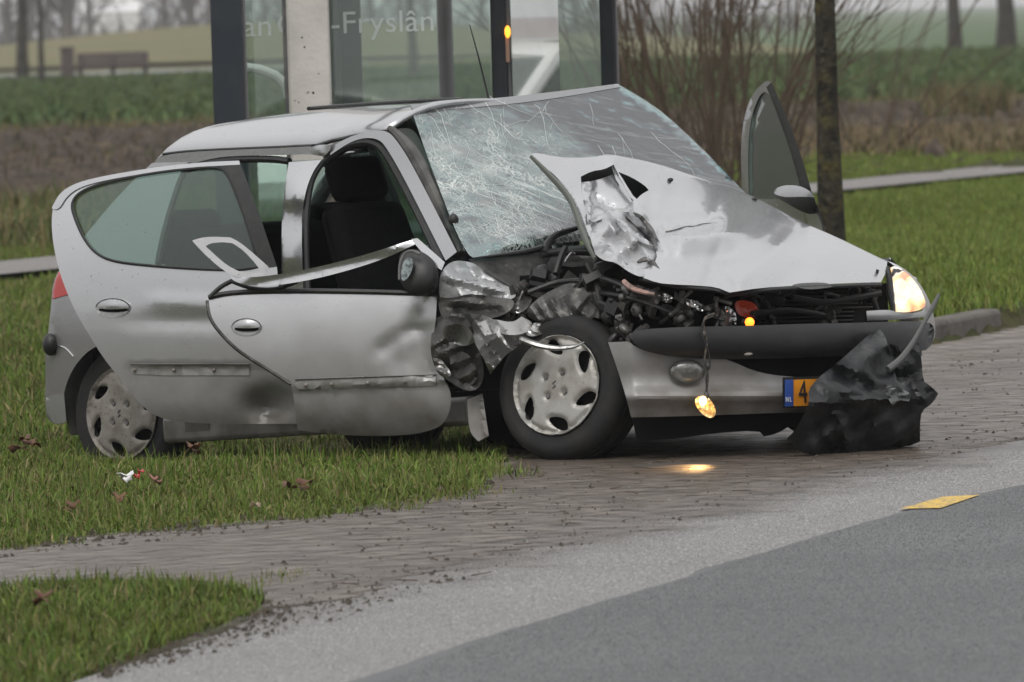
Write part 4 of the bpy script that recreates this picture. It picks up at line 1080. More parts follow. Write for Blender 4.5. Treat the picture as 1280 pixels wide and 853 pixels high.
# scrub under them: one soft mass of twigs
g2 = np.random.default_rng(3); mb = MB()
for k in range(900):
    x = g2.uniform(-60, 500) if k < 650 else g2.uniform(500, 1000); d_ = g2.uniform(520, 760); b = wp(x, 30, d_); p = np.array([b[0], d_, .1]); d = np.array([g2.normal(0, .35), 0, 1.0]); L = g2.uniform(1.0, 3.6)
    mb.tube([p, p + d * L * .5, p + (d + g2.normal(0, .2, 3)) * L], [.10, .07, .02], 4)
wd = mb.build("far_wood", M['twig_far'], None); setp(wd, kind="stuff")
b = wp(140, 30, 640); mb = MB(); mb.box((0, 0, 1.6), (4.4, 5, 3.0)); mb.add([(-2.3, -2.6, 3.1), (2.3, -2.6, 3.1), (2.3, 2.6, 3.1), (-2.3, 2.6, 3.1), (-2.3, 0, 4.3), (2.3, 0, 4.3)], [(0, 1, 5, 4), (2, 3, 4, 5), (0, 4, 3), (1, 2, 5)])
hs_ = thing("farmhouse", "pale hazy building beyond the meadow", "house", (b[0], 640, 0)); mb.build("walls", mat('pale_render', (.7, .7, .7), .9), hs_, False)

# bench-like timber rail by the water
b0 = wp(97, 95, 268); b1 = wp(186, 95, 268); bl_ = thing("timber_bench", "long dark timber bench by the water, far off at the left", "bench", (b0[0], 268, .1)); Lb = b1[0] - b0[0]
M['timber'] = mat('dark_timber', (.075, .055, .055), .9)
for k in range(3):
    mb = MB(); mb.box((Lb / 2, 0, .42 + k * .17), (Lb, .06, .15)); mb.build("slat", M['timber'], bl_)
mb = MB(); mb.box((Lb / 2, -.25, .38), (Lb, .45, .06)); mb.build("seat", M['timber'], bl_)
for k in range(3):
    mb = MB(); mb.box((.1 + (Lb - .2) * k / 2, -.05, .35), (.16, .3, .7)); mb.build("leg", M['timber'], bl_)
b2 = wp(85, 95, 268); tbn = thing("litter_bin", "square dark bin beside the long timber bench", "bin", (b2[0], 268, .1))
mb = MB(); mb.box((0, 0, .5), (.42, .42, 1.0)); mb.build("bin_body", M['timber'], tbn, bevel=.03); mb = MB(); mb.box((0, 0, 1.03), (.48, .48, .06)); mb.build("lid", M['timber'], tbn)

# ------------------------------------------------------------------ the damp air
hz = bpy.data.meshes.new("haze"); mbz = MB(); mbz.box((0, 1500, 5.0), (5400, 5600, 13.0)); hzo = mbz.build("haze", mat('damp_air', (1, 1, 1)), None, False); setp(hzo, kind="stuff")
_m = hzo.data.materials[0]; _t = _m.node_tree; _t.nodes.clear(); _o = _t.nodes.new("ShaderNodeOutputMaterial"); _v = _t.nodes.new("ShaderNodeVolumePrincipled")
_v.inputs["Color"].default_value = (.93, .93, .95, 1); _v.inputs["Density"].default_value = 0.0003; _t.links.new(_v.outputs[0], _o.inputs["Volume"])
hzo.location = (0, 0, 0)


# ================================================================== THE WRECK
car = thing("wrecked_car", "wrecked silver hatchback with crumpled front, cracked windscreen and open doors", "car")
car.matrix_world = Matrix.Translation(Vector(OC)) @ Matrix([list(r) for r in RC]).to_4x4()


def halfw(P):
    x, y, z = P[..., 0], P[..., 1], P[..., 2]
    w = 0.81 - 0.03 * ((z - 0.55) / 0.35) ** 2
    w = np.where(z > 0.85, 0.788 - (z - 0.85) * 0.42, w)
    return w - 0.5 * np.clip(-2.62 - x, 0, 1) ** 2 - 0.6 * np.clip(x - 0.35, 0, 1) ** 2


def g_side(P): return -P[..., 1] - halfw(P)


S_SIDE = s_implicit(g_side)


def g_front(P):
    xf = 0.75 - 0.28 * np.abs(P[..., 1] / 0.8) ** 2.6
    return np.maximum(P[..., 0] - xf, np.abs(P[..., 1]) - 0.815)


S_FRONT = s_implicit(g_front)


def door_plane(hx, hy, deg, near=0.0):
    a = math.radians(deg)
    return s_plane((hx + math.sin(a) * near, hy - math.cos(a) * near, 0), (math.sin(a), -math.cos(a), 0))


# ---- roof: profile read along its drip line and its crown
drip = [(192, 203), (204, 192), (235, 188), (300, 185), (352, 183), (392, 181), (412, 172), (440, 165), (480, 161), (522, 158)]
crown = [(189, 202), (206, 184), (235, 173), (280, 161), (340, 149), (400, 140), (470, 133), (528, 129), (600, 125)]
dl = np.array([pt(x, y, 1, -0.57) for x, y in drip]); cl = np.array([pt(x, y, 1, 0.05) for x, y in crown])
xs = np.linspace(max(dl[:, 0].min(), cl[:, 0].min()) + .01, -1.02, 26)
V = []; Fc = []
ys = np.linspace(-0.57, 0.57, 17)
oo = np.argsort(dl[:, 0]); oc = np.argsort(cl[:, 0])
for x in xs:
    ze = np.interp(x, dl[oo, 0], dl[oo, 2]); zc = np.interp(x, cl[oc, 0], cl[oc, 2])
    for y in ys:
        q = abs(y) / 0.57
        V.append((x, y, zc + (ze - zc) * (0.35 * q ** 2 + 0.65 * q ** 4) + 0.006 * math.sin(x * 9 + y * 5) * (x > -1.6)))
n = len(ys)
for i in range(len(xs) - 1):
    for k in range(n - 1): Fc.append((i * n + k, (i + 1) * n + k, (i + 1) * n + k + 1, i * n + k + 1))
roof = mesh_obj("roof", V, Fc, M['silver_clean'], car, True, 50)
so = roof.modifiers.new("thickness", 'SOLIDIFY'); so.thickness = 0.02; so.offset = -1
tube_px("roof_seam", [(204, 193), (235, 189), (300, 186), (352, 184), (392, 182)], s_axis(1, -0.575), 0.006, M['black'], car, 6)
tube_px("sunroof_deflector", [(386, 136), (430, 132.5), (480, 129), (530, 126), (575, 124.5)], s_axis(0, -1.28), 0.008, M['black'], car, 8, 1.6)
tube_px("antenna", [(611, 124), (600, 78), (587, 31)], s_axis(0, -1.08), [0.005, 0.0035, 0.002], M['black'], car, 6)

# ---- cant rail, pillars
S_RAIL = s_axis(1, -0.60)
sheet("cant_rail", [(190, 206, 1), (200, 195), (235, 190), (300, 187), (350, 185), (389, 183, 1), (386, 193, 1), (350, 194), (300, 195), (270, 197), (235, 206), (212, 222), (195, 240, 1)], s_off(S_RAIL, 0.01), M['silver'], car, 6, thick=0.02)
sheet("cant_rail", [(389, 184, 1), (400, 181), (414, 181, 1), (413, 187, 1), (405, 196, 1), (386, 193, 1)], s_off(S_RAIL, addf(lambda P: 0.012 + 0 * P[:, 0], fold((398, 182), (400, 195), 8, 0.012))), M['silver'], car, 3, thick=0.02)
sheet("a_pillar", [(412, 186, 1), (425, 177), (445, 168), (470, 163), (484, 164), (494, 173), (512, 200), (540, 254), (571, 315, 1), (557, 326, 1), (530, 272), (503, 219), (484, 186), (474, 174), (455, 172), (435, 179), (413, 194, 1)],
      s_tps([(412, 190, 1, -0.60), (450, 168, 1, -0.60), (485, 168, 1, -0.60), (530, 255, 1, -0.68), (565, 320, 1, -0.78), (500, 215, 1, -0.63)]), M['silver_clean'], car, 5, thick=0.03)
tube_px("door_seal", [(405, 205), (425, 187), (450, 177), (472, 179), (484, 192), (505, 230), (530, 280), (552, 328)],
        s_tps([(412, 190, 1, -0.58), (450, 168, 1, -0.58), (485, 168, 1, -0.58), (530, 255, 1, -0.66), (552, 320, 1, -0.76), (500, 215, 1, -0.61)]), 0.018, M['black'], car)
tube_px("windscreen_seal", [(487, 160), (505, 175), (530, 215), (555, 270), (575, 318)],
        s_tps([(487, 160, 1, -0.56), (530, 215, 1, -0.60), (575, 318, 1, -0.72), (505, 175, 1, -0.57)]), [0.012, 0.028, 0.03, 0.018], M['grime'], car)
sheet("b_pillar", [(361, 203, 1), (402, 200, 1), (392, 213), (383, 235), (378, 262), (377, 300), (379, 362, 1), (352, 362, 1), (352, 320), (352, 280), (355, 240)],
      s_tps([(361, 203, 1, -0.62), (402, 200, 1, -0.62), (377, 262, 1, -0.72), (352, 262, 1, -0.70), (352, 340, 1, -0.77), (379, 350, 1, -0.79), (366, 250, 1, -0.735), (366, 320, 1, -0.80)]), M['silver'], car, 5, thick=0.02)
tube_px("door_seal", [(402, 203), (389, 222), (384, 248), (381, 280), (382, 330), (384, 362)],
        s_tps([(402, 203, 1, -0.60), (384, 262, 1, -0.70), (384, 340, 1, -0.76), (389, 225, 1, -0.65)]), 0.016, M['black'], car)
tube_px("door_seal", [(235, 212), (260, 203), (300, 199), (345, 199), (362, 202)], s_axis(1, -0.595), 0.014, M['black'], car)

# ---- rear quarter, seen below and through the rear door
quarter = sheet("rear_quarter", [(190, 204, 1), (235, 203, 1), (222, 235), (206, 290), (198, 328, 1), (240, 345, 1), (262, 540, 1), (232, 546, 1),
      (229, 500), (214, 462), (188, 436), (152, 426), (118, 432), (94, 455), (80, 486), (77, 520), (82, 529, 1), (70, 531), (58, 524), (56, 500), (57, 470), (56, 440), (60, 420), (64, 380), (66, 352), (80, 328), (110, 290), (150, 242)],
      S_SIDE, M['silver_shaded'], car, 8, thick=0.012, smooth=2)
tube_px("quarter_seal", [(234, 206), (221, 236), (205, 290), (197, 330)], s_off(S_SIDE, 0.01), 0.012, M['black'], car)
sheet("tail_lamp", [(65, 374, 1), (67, 356), (72, 342), (76, 337), (80, 350), (86, 368, 1)], s_off(S_SIDE, 0.008), M['red'], car, 4, thick=0.01)
tl = MB(); tl.ball(pt(63, 431, 1, -0.80), (0.035, 0.03, 0.045), 14, 10); tl.build("bumper_end", M['black'], car)
tube_px("bumper_seam", [(70, 432), (82, 434), (92, 446)], s_off(S_SIDE, 0.004), 0.003, M['chrome'], car, 6)
sheet("bumper_corner", [(56, 500), (60, 494), (80, 493, 1), (83, 528, 1), (70, 531), (60, 524)], s_off(S_SIDE, 0.014), M['silver_clean'], car, 4, thick=0.01)

# back panel and hatch (turned away from the road)
V = []; Fc = []
prof = [(-2.90, 0.22, .70), (-2.95, 0.42, .72), (-2.94, 0.62, .72), (-2.90, 0.82, .70), (-2.78, 0.97, .66), (-2.58, 1.15, .60), (-2.41, 1.265, .56)]
for x, z, w in prof:
    for y in np.linspace(-1, 1, 9): V.append((x + 0.06 * abs(y) ** 3, y * w, z))
for i in range(len(prof) - 1):
    for k in range(8):
        if i in (4, 5) and 0 < k < 7: continue
        Fc.append((i * 9 + k, i * 9 + k + 1, (i + 1) * 9 + k + 1, (i + 1) * 9 + k))
hatch = mesh_obj("hatch", V, Fc, M['silver'], car); so = hatch.modifiers.new("thickness", 'SOLIDIFY'); so.thickness = 0.02
mb = MB()
mb.add([(-2.765, -.52, .975), (-2.765, .52, .975), (-2.42, .44, 1.255), (-2.42, -.44, 1.255)], [(0, 1, 2, 3)]); mb.build("rear_window", M['hatch_glass'], hatch, False)
mb = MB(); mb.box((-2.90, 0.1, 0.50), (0.12, 1.1, 0.2)); mb.build("rear_bumper", M['bumper_black'], car, bevel=0.03)

# ---- the far side: door panel, pillars and glass seen through the cabin
V = []; Fc = []
zs_ = [0.2, 0.4, 0.6, 0.8, 0.88]
for x in np.linspace(-2.98, -1.42, 8):
    for z in zs_: V.append((x, float(halfw(np.array([x, 0, z]))), z))
for i in range(7):
    for k in range(4): Fc.append((i * 5 + k, i * 5 + k + 1, (i + 1) * 5 + k + 1, (i + 1) * 5 + k))
fs = mesh_obj("far_side_panel", V, Fc, M['silver'], car); so = fs.modifiers.new("thickness", 'SOLIDIFY'); so.thickness = 0.03
mb = MB()
for x0, x1, z0, z1, w in ((-1.42, -1.40, .86, 1.33, .09), (-0.42, -1.02, .90, 1.33, .06), (-2.45, -2.5, .86, 1.33, .2)):
    mb.tube([(x0, .76, z0), ((x0 + x1) / 2, .68, (z0 + z1) / 2), (x1, .58, z1)], w / 2, 8)
mb.tube([(-1.0, .575, 1.345), (-1.5, .58, 1.36), (-2.2, .58, 1.34), (-2.6, .56, 1.28)], 0.035, 8)
mb.build("far_pillars", M['black'], car)
mb = MB(); mb.tube([(-0.50, .74, .90), (-.74, .66, 1.12), (-1.0, .57, 1.33)], .085, 8, .5); mb.build("far_pillars", M['black'], car)  # extra black pillar trim, added to darken the view through the cabin
mb = MB(); mb.add([(-2.42, .775, .88), (-1.46, .775, .88), (-1.44, .60, 1.32), (-2.45, .60, 1.32)], [(0, 1, 2, 3)]); mb.build("far_window", M['far_glass'], car, False)

# ---- floor, sills, bulkhead, cabin
mb = MB(); mb.box((-1.15, 0, 0.24), (2.3, 1.40, 0.10)); mb.build("floor_pan", M['dark'], car)
mb = MB(); mb.box((-1.35, -0.745, 0.215), (1.75, 0.07, 0.11)); mb.build("sill", M['silver'], car, bevel=0.02)
mb = MB(); mb.box((-1.35, 0.745, 0.215), (1.75, 0.07, 0.11)); mb.build("sill", M['silver'], car, bevel=0.02)
mb = MB(); mb.box((-0.20, 0.0, 0.46), (0.05, 1.40, 0.50)); mb.build("bulkhead", M['dark'], car)
mb = MB(); mb.tube([(-0.55, -.66, .66), (-0.57, -.2, .69), (-0.57, .3, .71), (-0.55, .68, .69)], 0.12, 12); mb.build("dashboard", M['black'], car)
mb = MB(); ring = [(-0.80 + .06 * math.sin(a), .36 + .18 * math.cos(a), .86 + .17 * math.sin(a)) for a in np.linspace(0, 2 * math.pi, 25)]
mb.tube(ring, 0.014, 8); mb.tube([(-0.8, .36, .86), (-0.55, .36, .78)], 0.025); mb.build("steering_wheel", M['black'], car)


def seat(x, y, w=0.46):
    s = MB()
    s.box((x + .22, y, .42), (.50, w, .16)); o = s.build("seat", M['cloth'], car, bevel=0.05)
    a = math.radians(18); R = [[math.cos(a), 0, -math.sin(a)], [0, 1, 0], [math.sin(a), 0, math.cos(a)]]
    s = MB(); s.box((x - .10, y, .76), (.13, w, .60), R, 0.85); s.build("seat_back", M['cloth'], o, bevel=0.05)
    s = MB(); s.box((x - .20, y, 1.14), (.10, .26, .18), R); s.build("headrest", M['cloth'], o, bevel=0.04)


seat(-1.25, -0.36); seat(-1.25, 0.36)
s = MB(); s.box((-2.1, 0, .42), (.5, 1.3, .18)); o = s.build("rear_bench", M['cloth'], car, bevel=0.05)
s = MB(); s.box((-2.4, 0, .74), (.14, 1.28, .55)); s.build("bench_back", M['cloth'], o, bevel=0.05)
for y in (-.38, .38):
    s = MB(); s.box((-2.40, y, 1.03), (.10, .26, .10)); s.build("headrest", M['cloth'], o, bevel=0.04)
mb = MB(); mb.box((-2.72, 0, .80), (.5, 1.25, .02)); mb.build("parcel_shelf", M['black'], car)


# ---- wheels
def wheel(name, c, nrm, r, w, cap_mat, capr, spin=0.0):
    nrm = np.array(nrm, float); nrm /= np.linalg.norm(nrm)
    a = np.cross((0, 0, 1.0), nrm); a /= np.linalg.norm(a); b = np.cross(nrm, a)
    c = np.array(c, float)
    def W(u, v, q): return c + u * a + v * b + q * nrm
    # tyre: turned profile with a rounded shoulder and grooved tread
    prof = [(capr * .93, -.02), (capr * 1.0, .0), (capr * 1.06, .004), (capr * 1.12, .001), (r * .80, .006), (r * .88, .003), (r * .93, -.006), (r * .965, -.016), (r * .99, -.03),
            (r, -.045), (r, -.058), (r - .008, -.06), (r - .008, -.066), (r, -.068), (r, -.095), (r - .008, -.097), (r - .008, -.103), (r, -.105), (r * .99, -w + .03), (r * .95, -w + .008), (r * .8, -w), (capr * .9, -w)]
    n = 56; V = []; Fc = []
    for k in range(n):
        th = 2 * math.pi * k / n
        for (rr, q) in prof: V.append(W(rr * math.cos(th), rr * math.sin(th), q))
    m = len(prof)
    for k in range(n):
        for j in range(m - 1):
            k2 = (k + 1) % n; Fc.append((k * m + j, k2 * m + j, k2 * m + j + 1, k * m + j + 1))
    tyre = mesh_obj(name, V, Fc, M['rubber'], car, True, 40)
    # dark dish behind the cover
    mb = MB(); mb.add([W(capr * .97 * math.cos(2 * math.pi * k / 24), capr * .97 * math.sin(2 * math.pi * k / 24), -.03) for k in range(24)], [tuple(range(24))]); mb.build("rim", M['dark'], tyre, False)
    # cover with six slanted holes
    out = [(capr * math.cos(t), capr * math.sin(t)) for t in np.linspace(0, 2 * math.pi, 80, endpoint=False)]
    holes = []
    for k in range(6):
        th = spin + k * math.pi / 3; H = []
        for t in np.linspace(0, 2 * math.pi, 22, endpoint=False):
            rad = 0.043 * capr / .187 * math.cos(t); tan = (0.0215 + 0.007 * math.cos(t)) * capr / .187 * math.sin(t)
            # slanted: longer along a line turned from the radius
            sl = math.radians(62 if k % 2 == 0 else 48)
            u = rad * math.cos(sl) - tan * math.sin(sl); v = rad * math.sin(sl) + tan * math.cos(sl)
            R0 = capr * .765
            H.append(((R0 + u) * math.cos(th) - v * math.sin(th), (R0 + u) * math.sin(th) + v * math.cos(th)))
        holes.append(H)
    P, T = fill(out, 0.009, holes, smooth=0, jitter=.1)
    rr = np.hypot(P[:, 0], P[:, 1]) / capr
    q = 0.012 + 0.012 * (1 - rr ** 2) - 0.010 * np.exp(-((rr - .93) / .03) ** 2) + 0.004 * np.exp(-((rr - .985) / .02) ** 2)
    for H in holes:      # the metal dips round each hole
        hc = np.mean(H, 0); d = np.min(np.linalg.norm(P[:, None] - np.array(H)[None], axis=2), axis=1); q -= 0.010 * np.exp(-(d / .006) ** 2)
    nuts = [(0.052 * math.cos(spin + .35 + k * math.pi / 2), 0.052 * math.sin(spin + .35 + k * math.pi / 2)) for k in range(4)]
    for nx, ny in nuts: q -= 0.012 * np.exp(-(np.hypot(P[:, 0] - nx, P[:, 1] - ny) / .013) ** 4)
    V = [W(p[0], p[1], qq) for p, qq in zip(P, q)]
    # fill() turns faces for a downward y; here y runs up
    cap = mesh_obj("wheel_cover", V, [f[::-1] for f in T], cap_mat, tyre, True, 60); so = cap.modifiers.new("thickness", 'SOLIDIFY'); so.thickness = 0.004; so.offset = -1; es = cap.modifiers.new("split", 'EDGE_SPLIT'); es.split_angle = math.radians(60)
    for nx, ny in nuts:
        mb = MB(); mb.tube([W(nx, ny, 0.008), W(nx, ny, 0.021)], 0.0085, 6); mb.build("wheel_nut", M['trim'], tyre)
    mb = MB(); mb.tube([W(-.006, -.014, .0255), W(.006, -.006, .0265), (W(-.006, .004, .0265)), W(.007, .014, .0255)], 0.0025, 6); mb.build("wheel_badge", M['trim'], tyre)
    return tyre


def v2l(nx, ny, nz):
    """a direction given as right, away, up in the view, in the car's space"""
    return np.array([nx, ny, nz]) @ RC


fc = at([(697, 482)], np.array([DF - 0.02]))[0]
wheel("front_wheel", fc, v2l(-.53, -.82, .20), 0.277, 0.19, M['cap'], 0.187, math.radians(35))
rc_ = pt(154, 517, 1, -0.745)
wheel("rear_wheel", rc_, v2l(-.63, -.77, .06), 0.277, 0.18, M['cap_dirty'], 0.184, math.radians(20))
# wheels on the far side
for x in (0.0, -2.44):
    t_ = wheel("front_wheel" if x == 0 else "rear_wheel", (x, .76, .29), (0, 1, 0), 0.277, 0.18, M['cap'], 0.187)
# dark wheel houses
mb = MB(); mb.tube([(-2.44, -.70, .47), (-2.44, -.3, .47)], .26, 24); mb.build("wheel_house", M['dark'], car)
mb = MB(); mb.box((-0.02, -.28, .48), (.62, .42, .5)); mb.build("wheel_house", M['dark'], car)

# ---- rear door, swung open and dropped on its hinges
RD = door_plane(-1.36, -0.80, 22)
def rd_bulge(P):
    v = (P[:, 1] - 340) / 200
    return 0.11 * (1 - ((P[:, 1] - 410) / 190) ** 2) + 0.010 * np.clip((P[:, 1] - 456) / 6, -1, 0) * 0
RDS = s_off(RD, addf(rd_bulge, bump_at((240, 402), (70, 9), -0.008), fold((185, 376), (300, 382), 14, 0.006), bump_at((338, 508), (30, 20), -0.10),
                     lambda P: -0.012 * np.clip((P[:, 1] - 455) / 4, 0, 1) * np.clip((P[:, 0] - 155) / 10, 0, 1), lambda P: -0.03 * np.clip((P[:, 1] - 500) / 35, 0, 1) ** 2, crumple(0.003, 80, 4)))
rd_out = [(299, 201, 1), (270, 202), (220, 206), (170, 213), (120, 222), (92, 230), (75, 241), (66, 257), (64, 285), (69, 320), (78, 352), (94, 390), (112, 420), (130, 449), (148, 471), (160, 487), (176, 506), (192, 519), (216, 527), (260, 530), (330, 530), (384, 530, 1), (384, 470, 1), (350, 372, 1), (346, 333, 1)]
rd_hole = [(89, 258), (94, 245), (112, 234), (150, 224), (200, 215), (250, 210), (272, 209), (281, 214), (288, 226), (300, 256), (313, 296), (324, 334, 1), (300, 338), (250, 337), (180, 332), (140, 327), (119, 317), (105, 299), (95, 277)]
rdoor = sheet("rear_door", rd_out, RDS, M['silver'], car, 7, [rd_hole], thick=0.006)
sheet("window_frame", [(271, 206, 1), (300, 203, 1), (322, 262), (346, 333, 1), (324, 336, 1), (313, 296), (300, 256), (289, 225), (280, 213)], s_off(RDS, 0.006), M['trim'] if False else M['black'], rdoor, 6, thick=0.012)
hl = chaikin(rd_hole, 2)
mbv = np.array(hl + [hl[0]])
mb = MB(); mb.tube(at(mbv, RDS(mbv) - 0.003), 0.006, 6, cap=False); mb.build("window_seal", M['black'], rdoor)
sheet("window_glass", rd_hole, s_off(RDS, -0.008), M['door_glass'], rdoor, 18, thick=0.003)
sheet("window_frame", [(64, 262), (66, 257), (75, 241), (92, 230), (120, 222), (170, 213), (220, 206), (270, 202), (299, 201, 1), (300, 206, 1), (270, 207.5), (220, 211.5), (170, 218.5), (122, 227.5), (98, 235), (83, 246), (74, 262)], s_off(RDS, 0.007), M['silver_clean'], rdoor, 4, thick=0.006)


def door_handle(c, S, parent, w=22, h=12):
    el = [(c[0] + w * math.cos(t), c[1] + h * math.sin(t)) for t in np.linspace(0, 2 * math.pi, 28, endpoint=False)]
    pan = sheet("handle", el, s_off(S, lambda P: 0.004 - 0.018 * np.clip(1 - np.hypot((P[:, 0] - c[0]) / w, (P[:, 1] - c[1]) / h), 0, 1) ** .5), M['silver'], parent, 3, thick=0.003, smooth=0)
    fl = [(c[0] + (w - 2) * math.cos(t), c[1] - 0.5 + (h - 2.5) * math.sin(t) * (1 if math.sin(t) < 0 else 0.25)) for t in np.linspace(0, 2 * math.pi, 28, endpoint=False)]
    sheet("handle", fl, s_off(S, lambda P: 0.012 + 0.014 * np.clip(1 - np.hypot((P[:, 0] - c[0]) / w, (P[:, 1] - c[1] + 3) / (h + 1)), 0, 1) ** .6), M['silver_clean'], parent, 2.5, thick=0.006, smooth=0)
    lo = [(c[0] + (w - 4) * math.cos(t), c[1] + 2.5 + 3.2 * math.sin(t)) for t in np.linspace(0, 2 * math.pi, 20, endpoint=False)]
    sheet("handle", lo, s_off(S, 0.008), M['dark'], parent, 3, thick=0.002, smooth=0)


door_handle((141, 385), RDS, rdoor)


def clip_strip(parent, S, a, b, h, xs_):
    """bed of the lost rubbing strip: a shallow band with clips"""
    a = np.array(a, float); b = np.array(b, float)
    o = sheet("strip_bed", [(a[0] - 5, a[1] - 1), (a[0] + 3, a[1] - h / 2), tuple(b - (0, h / 2)) + (1,), tuple(b + (0, h / 2)) + (1,), (a[0] + 3, a[1] + h / 2)], s_off(S, 0.004), M['strip'], parent, 5, thick=0.003, smooth=1)
    tube_px("strip_edge", [(a[0] - 3, a[1] - h / 2 - 1), tuple(b - (0, h / 2 + 1))], s_off(S, 0.006), 0.0035, M['grime'], parent, 6, sub=8)
    for x in xs_:
        y = a[1] + (b[1] - a[1]) * (x - a[0]) / (b[0] - a[0])
        c = at([(x, y)], S(np.array([(x, y)])) - 0.010)[0]
        mb = MB(); mb.ball(c, (.008, .006, .008), 8, 6); mb.build("clip", M['cap_dirty'], parent)


clip_strip(rdoor, RDS, (166, 463), (312, 463), 13, (168, 217, 267))

# ---- front door, torn open, its window frame bent over
FD = door_plane(-0.42, -0.83, 28)
def fd_bulge(P): return 0.085 * (1 - ((P[:, 1] - 440) / 130) ** 2)
FDS = s_off(FD, addf(fd_bulge, fold((523, 403), (541, 478), 26, -0.035), fold((523, 403), (470, 442), 14, -0.010), bump_at((505, 450), (26, 26), -0.018), fold((537, 372), (523, 403), 14, -0.012),
                     lambda P: -0.014 * np.clip((P[:, 1] - (486 - (P[:, 0] - 363) * 0.05)) / 4, 0, 1), lambda P: -0.035 * np.clip((P[:, 1] - 505) / 40, 0, 1) ** 2,
                     lambda P: -0.06 * np.clip((300 - P[:, 0]) / 60, 0, 1) * 0, crumple(0.0035, 90, 9)))
fd_out = [(259, 373, 1), (268, 368), (300, 366), (360, 367), (430, 368), (500, 369), (546, 370, 1), (545, 400), (540, 430, 1), (548, 455), (556, 476, 1), (564, 490), (563, 512), (556, 528), (544, 537), (509, 545), (430, 545), (372, 538, 1), (368, 500), (363, 477, 1), (340, 463), (319, 450), (300, 438), (284, 424), (268, 406), (261, 390)]
fdoor = sheet("front_door", fd_out, s_off(FDS, 0.0), M['silver'], car, 6, thick=0.008)
tube_px("waist_seal", [(261, 372), (285, 366), (340, 364), (420, 364), (500, 366), (545, 368)], s_off(FDS, 0.004), 0.010, M['black'], fdoor)
tube_px("door_edge", [(260, 376), (262, 395), (270, 409), (286, 427), (302, 441), (320, 452), (341, 465), (364, 480)], s_off(FDS, -0.008), 0.010, M['grime'], fdoor)
door_handle((308, 409), FDS, fdoor, 19, 11)
clip_strip(fdoor, FDS, (372, 482), (545, 476), 13, (382, 414, 459, 506))
# waist-side debris: the broken corner of the window frame
tube_px("frame_stub", [(262, 372), (276, 358), (293, 350)], s_off(FDS, 0.01), 0.009, M['black'], fdoor)
tube_px("frame_stub", [(290, 352), (312, 361), (345, 363), (372, 352)], s_off(FDS, 0.012), 0.008, M['black'], fdoor)
FRS = s_off(FD, lambda P: 0.05 + .00075 * (P[:, 1] - 330))
sheet("bent_frame", [(240, 301, 1), (252, 297), (268, 296), (288, 297, 1), (300, 303), (318, 318), (336, 334, 1), (332, 346, 1), (316, 350), (296, 347), (280, 339), (262, 324), (250, 312)], s_off(FRS, lambda P: 0.03 + 0.05 * np.clip((330 - P[:, 0]) / 90, 0, 1)), M['silver_shaded'], fdoor, 4,
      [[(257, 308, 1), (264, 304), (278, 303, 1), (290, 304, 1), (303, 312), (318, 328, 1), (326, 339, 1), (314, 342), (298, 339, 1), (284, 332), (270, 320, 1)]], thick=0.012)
sheet("bent_frame", [(286, 344), (300, 346), (320, 347), (370, 340), (430, 326), (475, 313), (505, 303), (519, 299, 1), (524, 303, 1), (512, 309), (480, 324), (430, 340), (380, 352), (335, 358), (310, 357), (292, 352)], s_off(FRS, addf(lambda P: 0.04 + 0 * P[:, 0], fold((300, 350), (512, 305), 9, 0.018))), M['silver'], fdoor, 4, thick=0.014)
sheet("bent_frame", [(514, 299, 1), (522, 298, 1), (556, 328, 1), (552, 338, 1), (543, 332), (524, 312)], s_off(FRS, 0.045), M['silver'], fdoor, 4, thick=0.014)
tube_px("window_seal", [(300, 352), (380, 346), (430, 334), (480, 318), (515, 304)], s_off(FRS, 0.02), 0.006, M['black'], fdoor)
# mirror of the near door
mirc = pt(521, 341, 1, -0.93)
mirr = sheet("mirror", [(498, 322), (504, 313), (518, 311), (534, 318), (546, 330), (549, 348), (545, 366), (528, 371), (508, 366), (499, 350)], s_off(FDS, lambda P: 0.06 + 0.07 * np.clip(1 - ((P[:, 0] - 520) / 28) ** 2 - ((P[:, 1] - 341) / 32) ** 2, 0, 1) ** .5), M['black'], fdoor, 4, closed=lambda P: 0.06 + 0.07 * np.clip(1 - ((P[:, 0] - 520) / 28) ** 2 - ((P[:, 1] - 341) / 32) ** 2, 0, 1) ** .5)
sheet("mirror_glass", [(501, 342), (503, 330), (508, 322), (515, 322), (517, 331), (513, 343), (507, 351), (502, 351)], s_off(FDS, 0.155), M['mirror'], fdoor, 4, thick=0.003)
tube_px("mirror_rim", [(499, 350), (499, 330), (505, 316), (515, 313), (525, 318)], s_off(FDS, 0.15), 0.005, M['trim'], fdoor)

# ---- far front door, standing open
LD = s_plane((-0.30, 0.98, 0), (math.sin(math.radians(25)), math.cos(math.radians(25)), 0))
ld_out = [(928, 300, 1), (928, 245), (926, 205), (927, 165), (933, 135), (943, 114), (957, 101), (963, 102, 1), (972, 122), (988, 160), (1003, 203), (1014, 240), (1026, 268), (1034, 300, 1)]
ld_hole = [(937, 300, 1), (936, 245), (935, 205), (936, 168), (940, 143), (948, 122), (956, 113), (962, 118), (976, 150), (992, 195), (1002, 232), (1008, 300, 1)]
ldoor = sheet("front_door", ld_out, LD, M['silver_clean'], car, 6, [[(936, 243), (935, 205), (936, 168), (940, 143), (948, 122), (955, 114), (962, 119), (976, 150), (992, 195), (1001, 232), (1003, 248, 1), (937, 250, 1)]], thick=0.05)
sheet("window_glass", [(934, 252, 1), (934, 205), (935, 168), (939, 143), (947, 121), (956, 112), (963, 118), (977, 150), (993, 195), (1004, 250, 1)], s_off(LD, -0.02), glass('far_door_glass', (0.70, 0.80, 0.74), 0.10, haze=(.45, .52, .48), hz=.22), ldoor, 14, thick=0.003)
